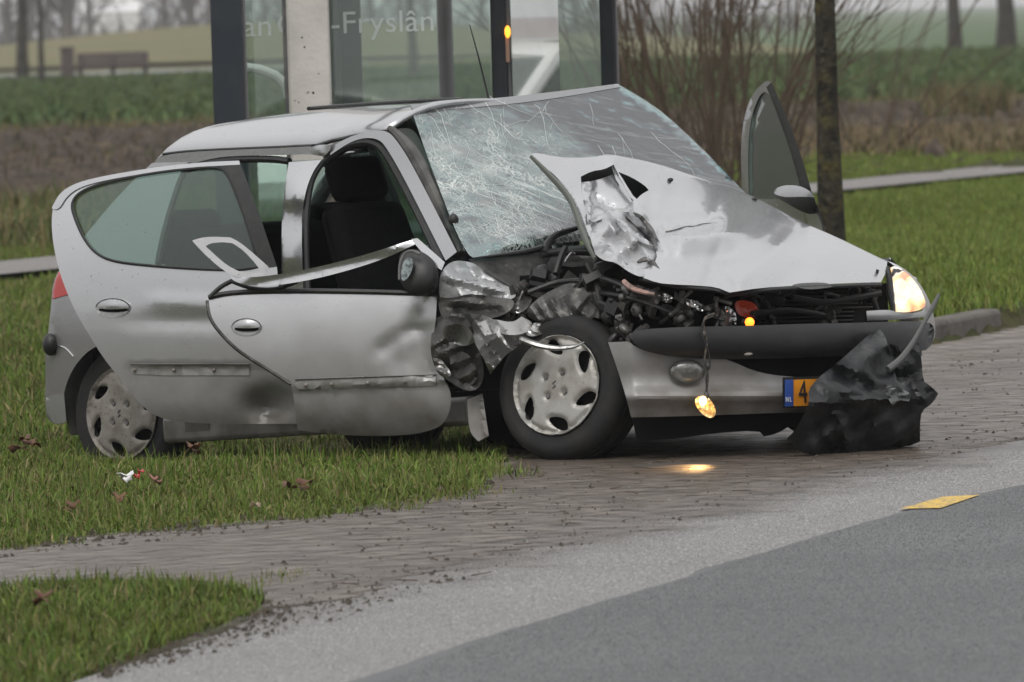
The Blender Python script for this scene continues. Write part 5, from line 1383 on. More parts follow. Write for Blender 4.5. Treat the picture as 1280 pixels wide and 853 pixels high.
sheet("window_frame", [(958, 109, 1), (964, 103, 1), (973, 122), (989, 160), (1004, 203), (1014, 238, 1), (1003, 246, 1), (993, 205), (978, 160), (966, 128)], s_off(LD, 0.012), M['black'], ldoor, 5, thick=0.02)
ms = [(966, 240), (972, 234), (985, 231), (1002, 233), (1014, 240), (1020, 252), (1020, 262), (1014, 269), (1000, 264), (985, 255), (970, 247)]
mo = sheet("mirror", ms, s_off(LD, lambda P: 0.06 + dome(994, 250, 32, 24, 0.08)(P)), M['black'], ldoor, 4, closed=lambda P: 0.02 + dome(994, 250, 32, 24, 0.14)(P))
sheet("mirror_shell", [(966, 240), (972, 234), (985, 231), (1002, 233), (1014, 240), (1018, 247, 1), (1000, 246), (983, 247), (970, 244)], s_off(LD, lambda P: 0.066 + dome(994, 250, 32, 24, 0.083)(P)), M['silver_clean'], ldoor, 4, thick=0.004)
sheet("sail_panel", [(1018, 262, 1), (1024, 270), (1032, 300, 1), (1010, 300, 1), (1004, 262, 1)], s_off(LD, 0.02), M['silver'], ldoor, 6, thick=0.02)

sheet("roof_header", [(505, 137, 1), (640, 128), (690, 122, 1), (668, 150), (640, 156), (522, 160, 1)], s_axis(0, -1.13), M['silver_clean'], car, 8, thick=.01, smooth=1)

# ---- windscreen: cracked, torn loose and lying forward
WS = s_tps([(512, 134, 0, -1.06), (640, 122, 0, -1.02), (770, 105, 0, -1.0), (585, 321, 0, -0.36), (548, 228, 0, -0.72), (720, 300, 0, -0.30), (830, 143, 0, -0.82), (930, 240, 0, -0.36), (850, 240, 0, -0.40), (690, 210, 0, -0.64)], 0.0)
WSS = s_off(WS, addf(crumple(0.006, 120, 21), bump_at((610, 260), (60, 70), 0.03), bump_at((655, 300), (50, 14), 0.05), fold((590, 318), (720, 285), 14, .03), bump_at((700, 170), (90, 30), -0.008)))
ws_out = [(512, 131, 1), (560, 128), (640, 121), (700, 114), (772, 105, 1), (800, 121), (832, 143), (870, 178), (905, 213), (932, 242, 1), (900, 275, 1), (800, 300, 1), (735, 300, 1), (690, 306), (640, 315), (598, 322), (588, 322), (578, 306), (565, 278), (553, 246), (540, 212), (527, 175)]


def cracked():
    m = bpy.data.materials.new("cracked_glass"); m.use_nodes = True
    t = m.node_tree; N = t.nodes.new; L = t.links.new
    t.nodes.remove(t.nodes["Principled BSDF"]); out = t.nodes["Material Output"]
    tc = N("ShaderNodeTexCoord")
    fac = None
    for sc, w, rot, st in ((9, .022, .5, (1, 2.6, 1)), (22, .04, 1.1, (1, 2.2, 1)), (48, .07, .2, (1.6, 1, 1)), (5, .012, 2.2, (1, 3.4, 1))):
        mp = N("ShaderNodeMapping"); mp.inputs["Scale"].default_value = (sc * st[0], sc * st[1], sc * 0.4); mp.inputs["Rotation"].default_value = (0, 0, rot)
        nz = N("ShaderNodeTexNoise"); nz.inputs["Scale"].default_value = 6; L(tc.outputs["Object"], nz.inputs["Vector"])
        vm = N("ShaderNodeVectorMath"); vm.operation = 'MULTIPLY_ADD'; vm.inputs[1].default_value = (.12, .12, .12); L(nz.outputs["Color"], vm.inputs[0]); L(tc.outputs["Object"], vm.inputs[2])
        L(vm.outputs[0], mp.inputs["Vector"])
        v = N("ShaderNodeTexVoronoi"); v.feature = 'DISTANCE_TO_EDGE'; v.inputs["Scale"].default_value = 1; L(mp.outputs[0], v.inputs["Vector"])
        r = N("ShaderNodeMapRange"); r.inputs["From Min"].default_value = 0; r.inputs["From Max"].default_value = w; r.inputs["To Min"].default_value = 1; r.inputs["To Max"].default_value = 0
        L(v.outputs["Distance"], r.inputs["Value"])
        if fac is None: fac = r.outputs[0]
        else:
            mm = N("ShaderNodeMath"); mm.operation = 'MAXIMUM'; L(fac, mm.inputs[0]); L(r.outputs[0], mm.inputs[1]); fac = mm.outputs[0]
    # cracks are densest on the near half where it was struck, with close parallel streaks below the middle
    def near(p, r0, r1, a, b):
        vd = N("ShaderNodeVectorMath"); vd.operation = 'DISTANCE'; L(tc.outputs["Object"], vd.inputs[0]); vd.inputs[1].default_value = p
        r = N("ShaderNodeMapRange"); r.interpolation_type = 'SMOOTHSTEP'; r.inputs["From Min"].default_value = r0; r.inputs["From Max"].default_value = r1; r.inputs["To Min"].default_value = a; r.inputs["To Max"].default_value = b
        L(vd.outputs["Value"], r.inputs["Value"]); return r.outputs[0]
    def math_(op, a, b):
        m_ = N("ShaderNodeMath"); m_.operation = op
        for k, v in ((0, a), (1, b)):
            if isinstance(v, (int, float)): m_.inputs[k].default_value = v
            else: L(v, m_.inputs[k])
        return m_.outputs[0]
    def noise(sc, lo, hi, rot=0, st=(1, 1, 1), det=5):
        mp = N("ShaderNodeMapping"); mp.vector_type = 'TEXTURE'; mp.inputs["Rotation"].default_value = (0, 0, rot); mp.inputs["Scale"].default_value = tuple(1 / q for q in st); L(tc.outputs["Object"], mp.inputs["Vector"])
        n_ = N("ShaderNodeTexNoise"); n_.inputs["Scale"].default_value = sc; n_.inputs["Detail"].default_value = det; L(mp.outputs[0], n_.inputs["Vector"])
        r = N("ShaderNodeMapRange"); r.inputs["From Min"].default_value = lo; r.inputs["From Max"].default_value = hi; L(n_.outputs["Fac"], r.inputs["Value"]); return r.outputs[0]
    m1 = math_('MULTIPLY', fac, math_('MULTIPLY', near((-.6, -.55, 1.08), .2, .95, 1.0, .03), noise(6, .35, .6)))
    streak = math_('MULTIPLY', noise(1, .50, .66, .65, (5, 70, 10), 3), near((-.52, -.28, 1.03), .05, .6, .65, .0))
    milk = math_('MULTIPLY', noise(7, .42, .72, 0, (1, 1, 1), 9), near((-.75, -.62, 1.2), .1, .75, .48, .02))
    scr = math_('MULTIPLY', noise(1, .56, .66, 1.1, (6, 60, 10), 2), .12)
    m2 = math_('MINIMUM', math_('MAXIMUM', math_('MAXIMUM', m1, streak), math_('MAXIMUM', milk, scr)), .85)
    wav = N("ShaderNodeTexNoise"); wav.inputs["Scale"].default_value = 9; L(tc.outputs["Object"], wav.inputs["Vector"])
    tr = N("ShaderNodeBsdfTransparent"); tr.inputs[0].default_value = (.50, .70, .66, 1)
    df = N("ShaderNodeBsdfDiffuse"); df.inputs[0].default_value = (.62, .67, .63, 1)
    gl = N("ShaderNodeBsdfGlossy"); gl.inputs["Roughness"].default_value = .12; gl.inputs["Color"].default_value = (.97, .955, .99, 1)
    bp = N("ShaderNodeBump"); bp.inputs["Strength"].default_value = .3; bp.inputs["Distance"].default_value = .02; L(math_('ADD', wav.outputs['Fac'], math_('MULTIPLY', m1, .4)), bp.inputs["Height"]); L(bp.outputs[0], gl.inputs["Normal"])
    a = N("ShaderNodeMixShader"); L(m2, a.inputs[0]); L(tr.outputs[0], a.inputs[1]); L(df.outputs[0], a.inputs[2])
    fr = N("ShaderNodeFresnel"); fr.inputs[0].default_value = 1.5
    ad = N("ShaderNodeMath"); ad.inputs[1].default_value = .08; L(fr.outputs[0], ad.inputs[0])
    b = N("ShaderNodeMixShader"); L(ad.outputs[0], b.inputs[0]); L(a.outputs[0], b.inputs[1]); L(gl.outputs[0], b.inputs[2])
    L(b.outputs[0], out.inputs["Surface"])
    return m


M['cracked'] = cracked()
wscreen = sheet("windscreen", ws_out, WSS, M['cracked'], car, 9, thick=0.005, smooth=1)
# long cracks standing proud of the glass
mb = MB(); g_ = np.random.default_rng(5)
wpoly = chaikin(ws_out, 1)
def crack(p, ang, ln, w):
    pts = [np.array(p, float)]
    for k in range(int(ln / 7)):
        ang += g_.normal(0, .13) + g_.choice([-.6, .6]) * (g_.random() < .08); q = pts[-1] + 7 * np.array([math.cos(ang), math.sin(ang)])
        if not inside([q], wpoly)[0]: break
        pts.append(q)
        if g_.random() < .10 and ln > 40: crack(q, ang + g_.choice([-1, 1]) * g_.uniform(.4, 1.0), ln * .4, w * .7)
    if len(pts) < 3: return
    P = np.array(pts); mb.tube(at(P, WSS(P) - 0.003), np.linspace(w, w * .4, len(P)), 4)
for k in range(30):
    crack((g_.uniform(535, 650), g_.uniform(140, 312)), g_.uniform(.1, 1.5) + (math.pi if g_.random() < .3 else 0), g_.uniform(25, 80), g_.uniform(.0004, .0010))
for k in range(16):      # close parallel streaks below the middle
    crack((g_.uniform(600, 705), g_.uniform(215, 290)), g_.normal(.75, .08), g_.uniform(30, 70), g_.uniform(.0004, .0008))
for k in range(10):
    crack((g_.uniform(540, 740), g_.uniform(118, 135)), g_.uniform(.5, 1.7), g_.uniform(30, 80), g_.uniform(.0005, .0011))
for k in range(7):
    crack((g_.uniform(740, 900), g_.uniform(120, 220)), g_.uniform(.7, 1.5), g_.uniform(40, 90), g_.uniform(.0005, .0009))
ck = mb.build("cracks", mat('crack_white', (.66, .70, .69), .35), wscreen, False); ck["kind"] = "stuff"
sheet("top_band", [(513, 131, 1), (560, 128), (640, 121), (700, 114), (771, 105, 1), (776, 109, 1), (702, 122), (642, 130), (562, 137), (518, 141, 1)], s_off(WSS, 0.003), glass('band_glass', (.35, .37, .38), .1, haze=(.3, .31, .32), hz=.5), wscreen, 6, thick=0.002)

# ---- bonnet: lifted, folded and torn at its near rear corner
HS0 = s_tps([(1106, 329, 1, .60), (1100, 352, 0, .60), (1010, 358, 0, .72), (905, 364, 0, .70), (840, 354, 0, .60), (795, 342, 0, .46), (735, 325, 0, .24), (725, 255, 0, -.06), (665, 196, 0, -.30), (770, 196, 0, -.28), (850, 212, 0, -.30), (930, 243, 0, -.30), (1010, 280, 1, .66), (900, 290, 0, .20), (1000, 320, 0, .45), (830, 270, 0, .06), (780, 235, 0, -.12)], 0.002)
hood_out = [(663, 193, 1), (672, 191), (700, 197), (735, 197), (760, 193, 1), (770, 194), (820, 204), (870, 221), (932, 241), (965, 258), (1000, 277), (1045, 296), (1090, 318), (1109, 327, 1), (1108, 340), (1101, 353, 1), (1060, 354), (1000, 357), (950, 360), (912, 366, 1), (895, 359), (870, 357), (845, 356), (822, 354), (800, 346), (782, 335), (765, 322), (748, 318), (740, 306), (731, 280), (722, 255), (708, 234), (688, 214)]
hole1 = [(726, 220, 1), (738, 214), (754, 212), (768, 206, 1), (776, 220), (786, 240), (793, 249, 1), (786, 246), (775, 234), (767, 216), (752, 217), (740, 221)]
hole2 = [(773, 215, 1), (790, 222), (806, 232), (811, 238, 1), (802, 243), (796, 249, 1), (786, 240), (778, 226)]
hd = addf(crumple(0.035, 130, 3, 4), fold((905, 350), (960, 262), 28, .05), fold((1010, 352), (960, 290), 30, -.045), fold((830, 240), (905, 262), 26, -.04), fold((930, 300), (1040, 318), 24, .03), crumple(0.008, 40, 12),
          fold((832, 286), (895, 279), 14, -0.10), fold((820, 300), (920, 292), 24, 0.11), fold((770, 285), (815, 307), 12, -0.15), fold((790, 262), (822, 304), 10, 0.14), fold((815, 307), (890, 332), 46, 0.08),
          fold((840, 302), (930, 290), 28, 0.12), bump_at((800, 268), (26, 20), 0.07), fold((915, 362), (985, 300), 34, 0.10), fold((760, 195), (805, 262), 12, 0.06), fold((1060, 300), (1000, 352), 30, 0.02),
          lambda P: (crumple(0.085, 40, 31, 6)(P) + crumple(0.03, 16, 33, 5)(P)) * np.clip(1 - np.maximum(np.abs(P[:, 0] - 768) / 66, np.abs(P[:, 1] - 290) / 62), 0, .6) / .6)
HS = s_off(HS0, hd)
torn_hole = [(726, 221, 1), (740, 214), (755, 212), (767, 206, 1), (775, 222), (784, 240), (792, 250, 1), (784, 258), (776, 264, 1), (788, 276), (815, 302, 1), (822, 318), (818, 330, 1), (800, 337), (780, 328), (765, 315), (752, 312, 1), (744, 300), (736, 276), (728, 250)]
hood = sheet("bonnet", hood_out, HS, M['silver_clean'], car, 5, [hole2, torn_hole], thick=0.003, smooth=1, sharp=40)
tube_px("bonnet_flange", [(664, 196), (684, 216), (704, 237), (717, 256), (724, 280), (734, 305), (744, 324)], s_off(HS0, -0.004), [0.008, 0.013, 0.013, 0.013, 0.009], mat('flange_grey', (.11, .115, .10), .5, .3), hood, 8, 0.8)
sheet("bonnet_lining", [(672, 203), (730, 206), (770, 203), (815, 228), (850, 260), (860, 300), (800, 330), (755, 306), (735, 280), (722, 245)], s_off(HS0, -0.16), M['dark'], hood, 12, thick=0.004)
sheet("torn_flap", [(727, 228, 1), (745, 226), (766, 218, 1), (775, 226), (784, 242), (792, 254, 1), (782, 266), (770, 270), (752, 274), (738, 280), (728, 256)], s_off(HS0, addf(lambda P: -0.035 + 0 * P[:, 0], crumple(0.05, 60, 8, 4), fold((737, 222), (737, 280), 7, 0.06), fold((740, 245), (775, 268), 10, -.05))), M['silver'], hood, 4, thick=0.003)
sheet("torn_fold", [(733, 266, 1), (748, 270), (762, 262), (782, 260), (792, 266, 1), (800, 284), (818, 304), (826, 322, 1), (822, 338), (806, 348), (788, 342), (770, 328), (754, 326), (744, 318, 1), (736, 292)], s_off(HS0, addf(lambda P: 0.015 + 0 * P[:, 0], crumple(0.15, 50, 37, 5), crumple(0.06, 20, 38, 5), fold((765, 268), (820, 330), 12, .10))), M['torn_light'], hood, 3, thick=0.003, sharp=45)
sheet("torn_fold", [(767, 270, 1), (784, 278), (802, 294), (818, 308, 1), (802, 304), (786, 294), (774, 284)], s_off(HS0, addf(lambda P: 0.09 + 0 * P[:, 0], fold((768, 272), (816, 307), 6, .05))), M['silver_clean'], hood, 3, thick=0.003)
tube_px("torn_crease", [(792, 266), (800, 272), (812, 286), (822, 300)], s_off(HS, .004), [.003, .012, .014, .003], M['grime'], hood, 6)
tube_px("torn_crease", [(797, 328), (806, 325), (815, 328), (824, 336)], s_off(HS0, .05), [.004, .016, .012, .002], M['grime'], hood, 6)
tube_px("torn_edge", [(766, 208), (774, 224), (784, 240), (793, 250)], s_off(HS0, 0.012), [0.003, 0.008, 0.007, 0.003], M['silver_clean'], hood, 6, 1.8)
tube_px("torn_crease", [(833, 290), (846, 288), (858, 283), (868, 284), (878, 280), (896, 279)], s_off(HS, 0.002), [0.0035, 0.005, 0.003, 0.004, 0.0012], M['grime'], hood, 6)
for (x, y) in ((838, 225), (943, 249)):
    mb = MB(); mb.ball(at([(x, y)], HS(np.array([(x, y)])) - 0.012)[0], (.012, .012, .008), 8, 6); mb.build("washer_jet", M['black'], hood)
tube_px("bonnet_lip", [(800, 349), (845, 359), (895, 362), (912, 369), (950, 363), (1000, 360), (1060, 357), (1101, 356)], s_off(HS0, -0.012), 0.008, M['black'], hood, 6)
sheet("latch_plate", [(990, 357, 1), (998, 354), (1035, 353), (1040, 359, 1), (1010, 363)], s_off(HS0, 0.01), M['black'], hood, 4, thick=0.01)

# ---- scuttle, wipers
sheet("scuttle", [(585, 324, 1), (640, 321), (700, 316), (745, 320, 1), (742, 345, 1), (690, 380, 1), (640, 360, 1), (600, 335, 1)], s_tps([(585, 322, 0, -.36), (700, 308, 0, -.28), (745, 315, 0, -.2), (742, 345, 0, -.1), (650, 360, 0, -.2), (690, 375, 0, -.1)]), M['grime'], car, 6, thick=0.004)
tube_px("wiper", [(592, 323), (625, 319), (660, 315), (678, 310)], s_off(WS, 0.10), [0.004, 0.006, 0.012, 0.012], M['black'], car)
tube_px("wiper", [(680, 317), (684, 303), (697, 292), (714, 288), (728, 283)], s_off(WS, 0.09), [0.014, 0.013, 0.011, 0.008], M['black'], car)
tube_px("wiper", [(676, 320), (700, 316), (735, 316), (760, 320)], s_off(WS, 0.08), [0.012, 0.010, 0.012], M['black'], car)
tube_px("bracket", [(701, 340), (707, 326), (715, 315), (719, 318)], s_off(WS, 0.12), [0.004, 0.005, 0.006, 0.004], M['torn'], car, 6)
mb = MB(); mb.ball(at([(567, 275)], WS(np.array([(567, 275)])) - 0.02)[0], (.02, .02, .024), 10, 8); mb.build("hinge_knob", M['black'], car)
sheet("header_trim", [(498, 161, 1), (516, 160), (528, 180), (540, 215, 1), (526, 212), (512, 190)], s_axis(0, -1.05), mat('headlining', (.27, .26, .25), .8), car, 6, thick=0.01)

# ---- crushed wing and the engine bay behind it
S_W = s_tps([(548, 345, 1, -.86), (580, 326, 1, -.78), (660, 345, 1, -.62), (540, 430, 1, -.92), (600, 480, 1, -.90), (655, 425, 1, -.88), (640, 400, 1, -.84), (580, 390, 1, -.88)])
wing = sheet("crushed_wing", [(548, 352), (554, 335), (568, 325), (590, 328), (612, 336), (634, 352), (648, 370), (634, 376), (612, 370), (590, 368), (566, 374), (550, 378)],
      s_off(S_W, addf(lambda P: .05 + .0016 * (P[:, 1] - 350), crumple(0.14, 70, 51, 3), crumple(.015, 22, 52, 4), fold((556, 345), (640, 368), 9, .05))), M['torn_light'], car, 3, thick=0.003, sharp=14)
sheet("wing_fold", [(546, 370), (562, 374), (590, 366), (622, 372), (644, 374), (640, 388), (620, 398), (596, 400), (572, 396), (552, 402)], s_off(S_W, addf(lambda P: .085 - .0022 * (P[:, 1] - 372), crumple(.09, 60, 55, 3), fold((560, 385), (630, 390), 8, -.04))), M['grime'], wing, 3, thick=0.003, sharp=14)
sheet("wing_fold", [(596, 404, 1), (614, 398), (640, 404), (652, 396, 1), (668, 404), (660, 416), (640, 420), (622, 416), (606, 420, 1)], s_off(S_W, addf(lambda P: .10 + .0015 * (P[:, 1] - 410), crumple(.09, 40, 58, 3))), M['torn'], wing, 3, thick=0.003, sharp=14)
sheet("wing_fold", [(556, 408, 1), (572, 404), (588, 410), (594, 428, 1), (580, 434), (564, 428), (552, 420)], s_off(S_W, addf(lambda P: .10 - .002 * (P[:, 1] - 418), crumple(.07, 34, 59, 3))), M['torn'], wing, 3, thick=0.003, sharp=14)
sheet("wing_fold", [(562, 446, 1), (576, 438), (590, 446), (598, 470, 1), (590, 484), (574, 478), (564, 464)], s_off(S_W, addf(lambda P: .07 + .001 * (P[:, 0] - 578), crumple(.07, 34, 60, 3))), M['grime'], wing, 3, thick=0.003, sharp=14)
sheet("wing_fold", [(618, 330, 1), (634, 334), (652, 346), (640, 352), (624, 346)], s_off(S_W, addf(lambda P: .02 + .002 * (P[:, 1] - 340), crumple(.05, 20, 62, 4))), M['torn'], wing, 3, thick=0.003, sharp=14)
sheet("wing_fold", [(648, 340, 1), (660, 352), (668, 366), (662, 384), (648, 393), (632, 390), (620, 383, 1), (640, 370), (648, 356)], s_off(S_W, addf(crumple(0.03, 26, 14, 5), fold((655, 345), (645, 390), 10, 0.04))), M['torn'], wing, 3, thick=0.003, sharp=14)
sheet("wing_fold", [(580, 392, 1), (603, 393), (622, 402), (645, 408), (656, 424), (650, 432), (634, 442), (622, 456), (613, 468, 1), (604, 448), (594, 430), (586, 410)], s_off(S_W, addf(lambda P: 0.05 + 0 * P[:, 0], crumple(0.14, 56, 17, 3), crumple(.014, 20, 18, 4))), M['torn'], wing, 3, thick=0.003, sharp=14)
sheet("wing_fold", [(543, 398, 1), (560, 392), (582, 394), (592, 412), (600, 440), (606, 466), (600, 486), (584, 490), (566, 480), (552, 470), (541, 455), (537, 430)], s_off(S_W, addf(lambda P: 0.015 + 0 * P[:, 0], crumple(0.14, 60, 77, 3), crumple(.014, 22, 78, 4), fold((545, 436), (575, 424), 8, -0.03), fold((585, 430), (592, 480), 8, -0.03))), M['grime'], wing, 3, thick=0.003, sharp=14)
sheet("wing_fold", [(540, 440, 1), (552, 450), (566, 468), (558, 474), (545, 466)], s_off(S_W, addf(lambda P: 0.05 + 0 * P[:, 0], crumple(0.03, 16, 6, 4))), M['torn'], wing, 3, thick=0.003, sharp=14)
tube_px("arch_flange", [(652, 424), (672, 432), (695, 436), (718, 434), (730, 428)], s_off(S_W, 0.06), [0.012, 0.013, 0.010, 0.008, 0.003], M['torn'], wing, 8, 1.5)
sheet("sill_end", [(584, 500, 1), (603, 492, 1), (611, 545, 1), (598, 552, 1), (586, 540)], s_off(S_W, addf(lambda P: -0.02 + 0 * P[:, 0], fold((600, 494), (606, 548), 5, 0.02))), M['silver'], wing, 5, thick=0.003)
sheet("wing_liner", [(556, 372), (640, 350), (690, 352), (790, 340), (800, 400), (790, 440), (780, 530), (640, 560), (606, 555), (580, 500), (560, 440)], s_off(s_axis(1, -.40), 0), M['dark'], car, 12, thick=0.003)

g_ = np.random.default_rng(11)
def junk(name, c, S, d, m, k=10, amp=.35, size=.05, sharp=30):
    """a lump of broken machinery: knotted boxes, rods and lugs"""
    mb = MB()
    ctr = at([c], S(np.array([c])) - d)[0]
    for i in range(k):
        p = ctr + g_.normal(0, 1, 3) * np.array([.3, .3, .5]) * amp * .3
        q, _ = np.linalg.qr(g_.normal(0, 1, (3, 3)))
        s_ = size * g_.uniform(.4, 1.3, 3)
        if i % 3 == 0: mb.ball(p, s_ * .6, 9, 6, q)
        elif i % 3 == 1: mb.box(p, s_, q, g_.uniform(.5, 1))
        else: mb.tube([p - q[0] * size * 1.2, p + q[1] * size * .2, p + q[0] * size * 1.1], size * g_.uniform(.12, .3), 7)
    o = mb.build(name, m, car, True, sharp); o["kind"] = "stuff"; return o


S_E = s_tps([(670, 400, 1, -.72), (740, 380, 0, .05), (800, 360, 0, .40), (900, 390, 0, .55), (1100, 385, 0, .48), (700, 340, 0, -.1), (1000, 370, 0, .5)])
mbx = sheet("gearbox", [(655, 392), (668, 376), (690, 362), (715, 352), (738, 358), (752, 376), (748, 396), (728, 402), (700, 398), (672, 404)], s_off(S_E, addf(lambda P: 0.04 + dome(705, 380, 55, 32, .1)(P), crumple(0.035, 22, 41, 6))), M['grime'], car, 3, closed=lambda P: 0.05 + dome(705, 380, 55, 32, .2)(P), sharp=22)
sheet("inner_arch", [(655, 418), (664, 404), (690, 398), (716, 398), (728, 408), (720, 414), (690, 412), (668, 422)], s_off(S_E, addf(lambda P: 0.08 + 0 * P[:, 0], crumple(0.03, 16, 42, 5))), M['torn'], car, 3, thick=0.003, sharp=22)
for nm, c, d, m, k, a, sz in (("engine_part", (640, 388), .03, M['grime'], 14, .3, .05), ("engine_part", (690, 345), .0, M['black'], 12, .35, .06), ("engine_part", (755, 352), .0, M['black'], 16, .4, .07), ("engine_part", (770, 388), .05, M['black'], 14, .3, .05),
                             ("engine_part", (800, 392), .10, M['grime'], 14, .32, .04), ("engine_part", (850, 382), .06, M['grime'], 16, .35, .035), ("engine_part", (965, 380), .0, M['black'], 12, .3, .05), ("engine_part", (1040, 388), .04, M['grime'], 12, .22, .03), ("engine_part", (780, 408), .14, M['grime'], 10, .2, .03), ("engine_part", (1085, 372), .02, M['black'], 12, .25, .04)):
    junk(nm, c, S_E, d, m, k, a, sz)
for P_, r_, m in (([(744, 346), (770, 352), (800, 368), (830, 372)], .012, M['black']), ([(750, 366), (790, 372), (838, 390)], .010, M['black']), ([(660, 366), (700, 350), (742, 352)], .010, M['black']), ([(735, 330), (745, 350), (752, 378), (748, 398)], .014, M['grime']),
                  ([(846, 392), (870, 384), (895, 390), (908, 386)], .010, M['grime']), ([(905, 372), (920, 366), (950, 372)], .008, M['black']), ([(990, 372), (1030, 380), (1070, 372), (1100, 366)], .012, M['black']), ([(940, 392), (985, 386), (1030, 394)], .010, M['black'])):
    tube_px("hose", P_, s_off(S_E, .08), r_, m, car, 8)
# radiator with fins
rad = sheet("radiator", [(850, 362, 1), (1110, 354, 1), (1110, 408, 1), (850, 412, 1)], s_axis(0, .36), M['dark'], car, 30, thick=0.03, smooth=0)
for k in range(9):
    y = 360 + k * 5.2
    tube_px("radiator_fin", [(930, y + 2), (1095, y - 2)], s_axis(0, .40), 0.0035, M['black'], rad, 5, sub=4)
# broken near headlamp: chromed reflector scraps
mbx = sheet("broken_headlamp", [(778, 352), (795, 356), (822, 364), (828, 374), (818, 384), (800, 378), (785, 368)], s_off(S_E, addf(lambda P: 0.08 + 0 * P[:, 0], crumple(.05, 16, 61, 6))), mat('lamp_shell', (.09, .08, .08), .25, .3, var=(30, (.35, .33, .34), .56, .66)), car, 3, thick=0.003, sharp=15)
tube_px("trim_scrap", [(780, 352), (788, 360), (802, 365), (818, 368)], s_off(S_E, .16), [.010, .011, .009, .006], M['pink'], mbx, 7)
for c, ol in (((0, 0), [(855, 377), (866, 374), (876, 379), (884, 386), (878, 390), (864, 388)]), ((0, 0), [(905, 383), (912, 382), (920, 392), (922, 405), (915, 409), (908, 400)]), ((0, 0), [(826, 366), (842, 370), (838, 380), (828, 378)])):
    sheet("reflector_scrap", ol, s_off(S_E, addf(lambda P: 0.12 + 0 * P[:, 0], crumple(.05, 9, 71 + ol[0][0], 5))), M['chrome'], mbx, 2.5, thick=0.002, sharp=10)
junk("bulb_mount", (895, 393), S_E, .12, M['grime'], 12, .2, .03)

# ---- bumper
def bl(P): return 0.03 * np.exp(-((P[:, 1] - 496 + (P[:, 0] - 790) * .012) / 9) ** 2) - 0.05 * np.clip((P[:, 1] - 500) / 25, 0, 1) - 0.012 * np.exp(-((P[:, 1] - 470) / 14) ** 2)
bump = sheet("front_bumper", [(760, 428, 1), (786, 427, 1), (795, 434), (812, 440), (840, 445), (875, 448), (903, 448), (918, 453), (940, 463), (965, 469), (1000, 472), (1040, 472, 1), (1140, 470, 1), (1140, 512, 1), (1040, 516), (980, 516), (900, 519), (840, 521), (789, 522, 1), (783, 498), (773, 465)],
      s_off(S_FRONT, bl), M['silver'], car, 4, thick=0.006, smooth=1, jitter=0)
sheet("impact_strip", [(786, 418, 1), (800, 412), (850, 409), (900, 408), (950, 407), (1000, 405), (1060, 404), (1120, 402), (1160, 402), (1169, 410), (1166, 430), (1155, 440), (1100, 444), (1040, 446), (980, 448), (900, 450), (840, 446), (812, 441), (795, 434)],
      s_off(S_FRONT, lambda P: 0.03 + 0.05 * np.clip(1 - ((P[:, 1] - 424) / 24) ** 2, 0, 1) ** .5), M['bumper_black'], bump, 5, closed=lambda P: 0.10 + 0 * P[:, 0], smooth=1)
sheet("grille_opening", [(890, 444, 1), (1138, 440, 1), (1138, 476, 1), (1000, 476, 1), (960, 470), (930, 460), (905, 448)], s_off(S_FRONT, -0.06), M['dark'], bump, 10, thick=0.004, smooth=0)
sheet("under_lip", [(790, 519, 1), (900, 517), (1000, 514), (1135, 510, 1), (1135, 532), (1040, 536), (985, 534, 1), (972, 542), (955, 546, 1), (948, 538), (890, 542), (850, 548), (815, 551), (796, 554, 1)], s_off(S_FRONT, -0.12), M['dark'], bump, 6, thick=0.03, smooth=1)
mb = MB(); mb.box((0.25, -0.1, 0.24), (0.5, 1.0, 0.10)); mb.box((0.1, .1, .4), (.5, .9, .35)); mb.build("subframe", M['dark'], car)
# fog lamp
fg = el(859, 465, 21, 13.5)
fog = sheet("fog_lamp", el(859, 465, 23, 15.5), s_off(S_FRONT, lambda P: bl(P) + .022), M['grime'], bump, 4, thick=0.004, smooth=0)
sheet("fog_reflector", fg, s_off(S_FRONT, lambda P: bl(P) + .002 - .0 * P[:, 0]), mat('fog_reflector_grey', (.34, .335, .32), .35, .6, var=(30, (.2, .2, .19), .45, .6)), fog, 4, thick=0.001, smooth=0) if False else None
sheet("fog_lens", fg, s_off(S_FRONT, lambda P: bl(P) + .027 + dome(859, 465, 21, 13.5, .02)(P)), mat('fog_lens_grey', (.23, .23, .22), .18, .45, var=(35, (.12, .12, .115), .42, .6), bump=(60, .4, .01), coat=.8), fog, 3, thick=0.003, smooth=0)
mb = MB(); mb.ball(at([(935, 443)], S_FRONT(np.array([(935, 443)])) - .06)[0], (.018, .018, .006), 8, 5); mb.build("tow_cover", mat('scuffed', (.3, .28, .25), .6), bump)
# number plate
S_PL = s_axis(0, 0.785)
plate = sheet("number_plate", [(978, 472, 1), (1116, 467, 1), (1116, 507, 1), (978, 510, 1)], s_off(S_PL, 0), M['black'], car, 20, thick=0.012, smooth=0)
sheet("plate_face", [(992, 475, 1), (1114, 470, 1), (1114, 505, 1), (992, 508, 1)], s_off(S_PL, .004), M['orange'], plate, 12, thick=0.002, smooth=0)
sheet("plate_band", [(981, 475, 1), (991.5, 474.6, 1), (991.5, 508, 1), (981, 508.5, 1)], s_off(S_PL, .0045), M['blue'], plate, 6, thick=0.002, smooth=0)
xd = pt(1030, 500, 0, .793) - pt(1000, 501.3, 0, .793); yd = np.array([0, 0, 1.0])
xd /= np.linalg.norm(xd)
for ch, x, y in (("4", 999, 504.3), ("2", 1019.5, 503.4)): text_obj("lettering", ch, 0.122, M['ink'], plate, pt(x, y, 0, .792), xd, yd, 0.80)
for ch, x, y in (("N", 982.3, 502.5), ("L", 987.3, 502.3)): text_obj("lettering", ch, 0.026, M['white'], plate, pt(x, y, 0, .793), xd, yd, 0.80)

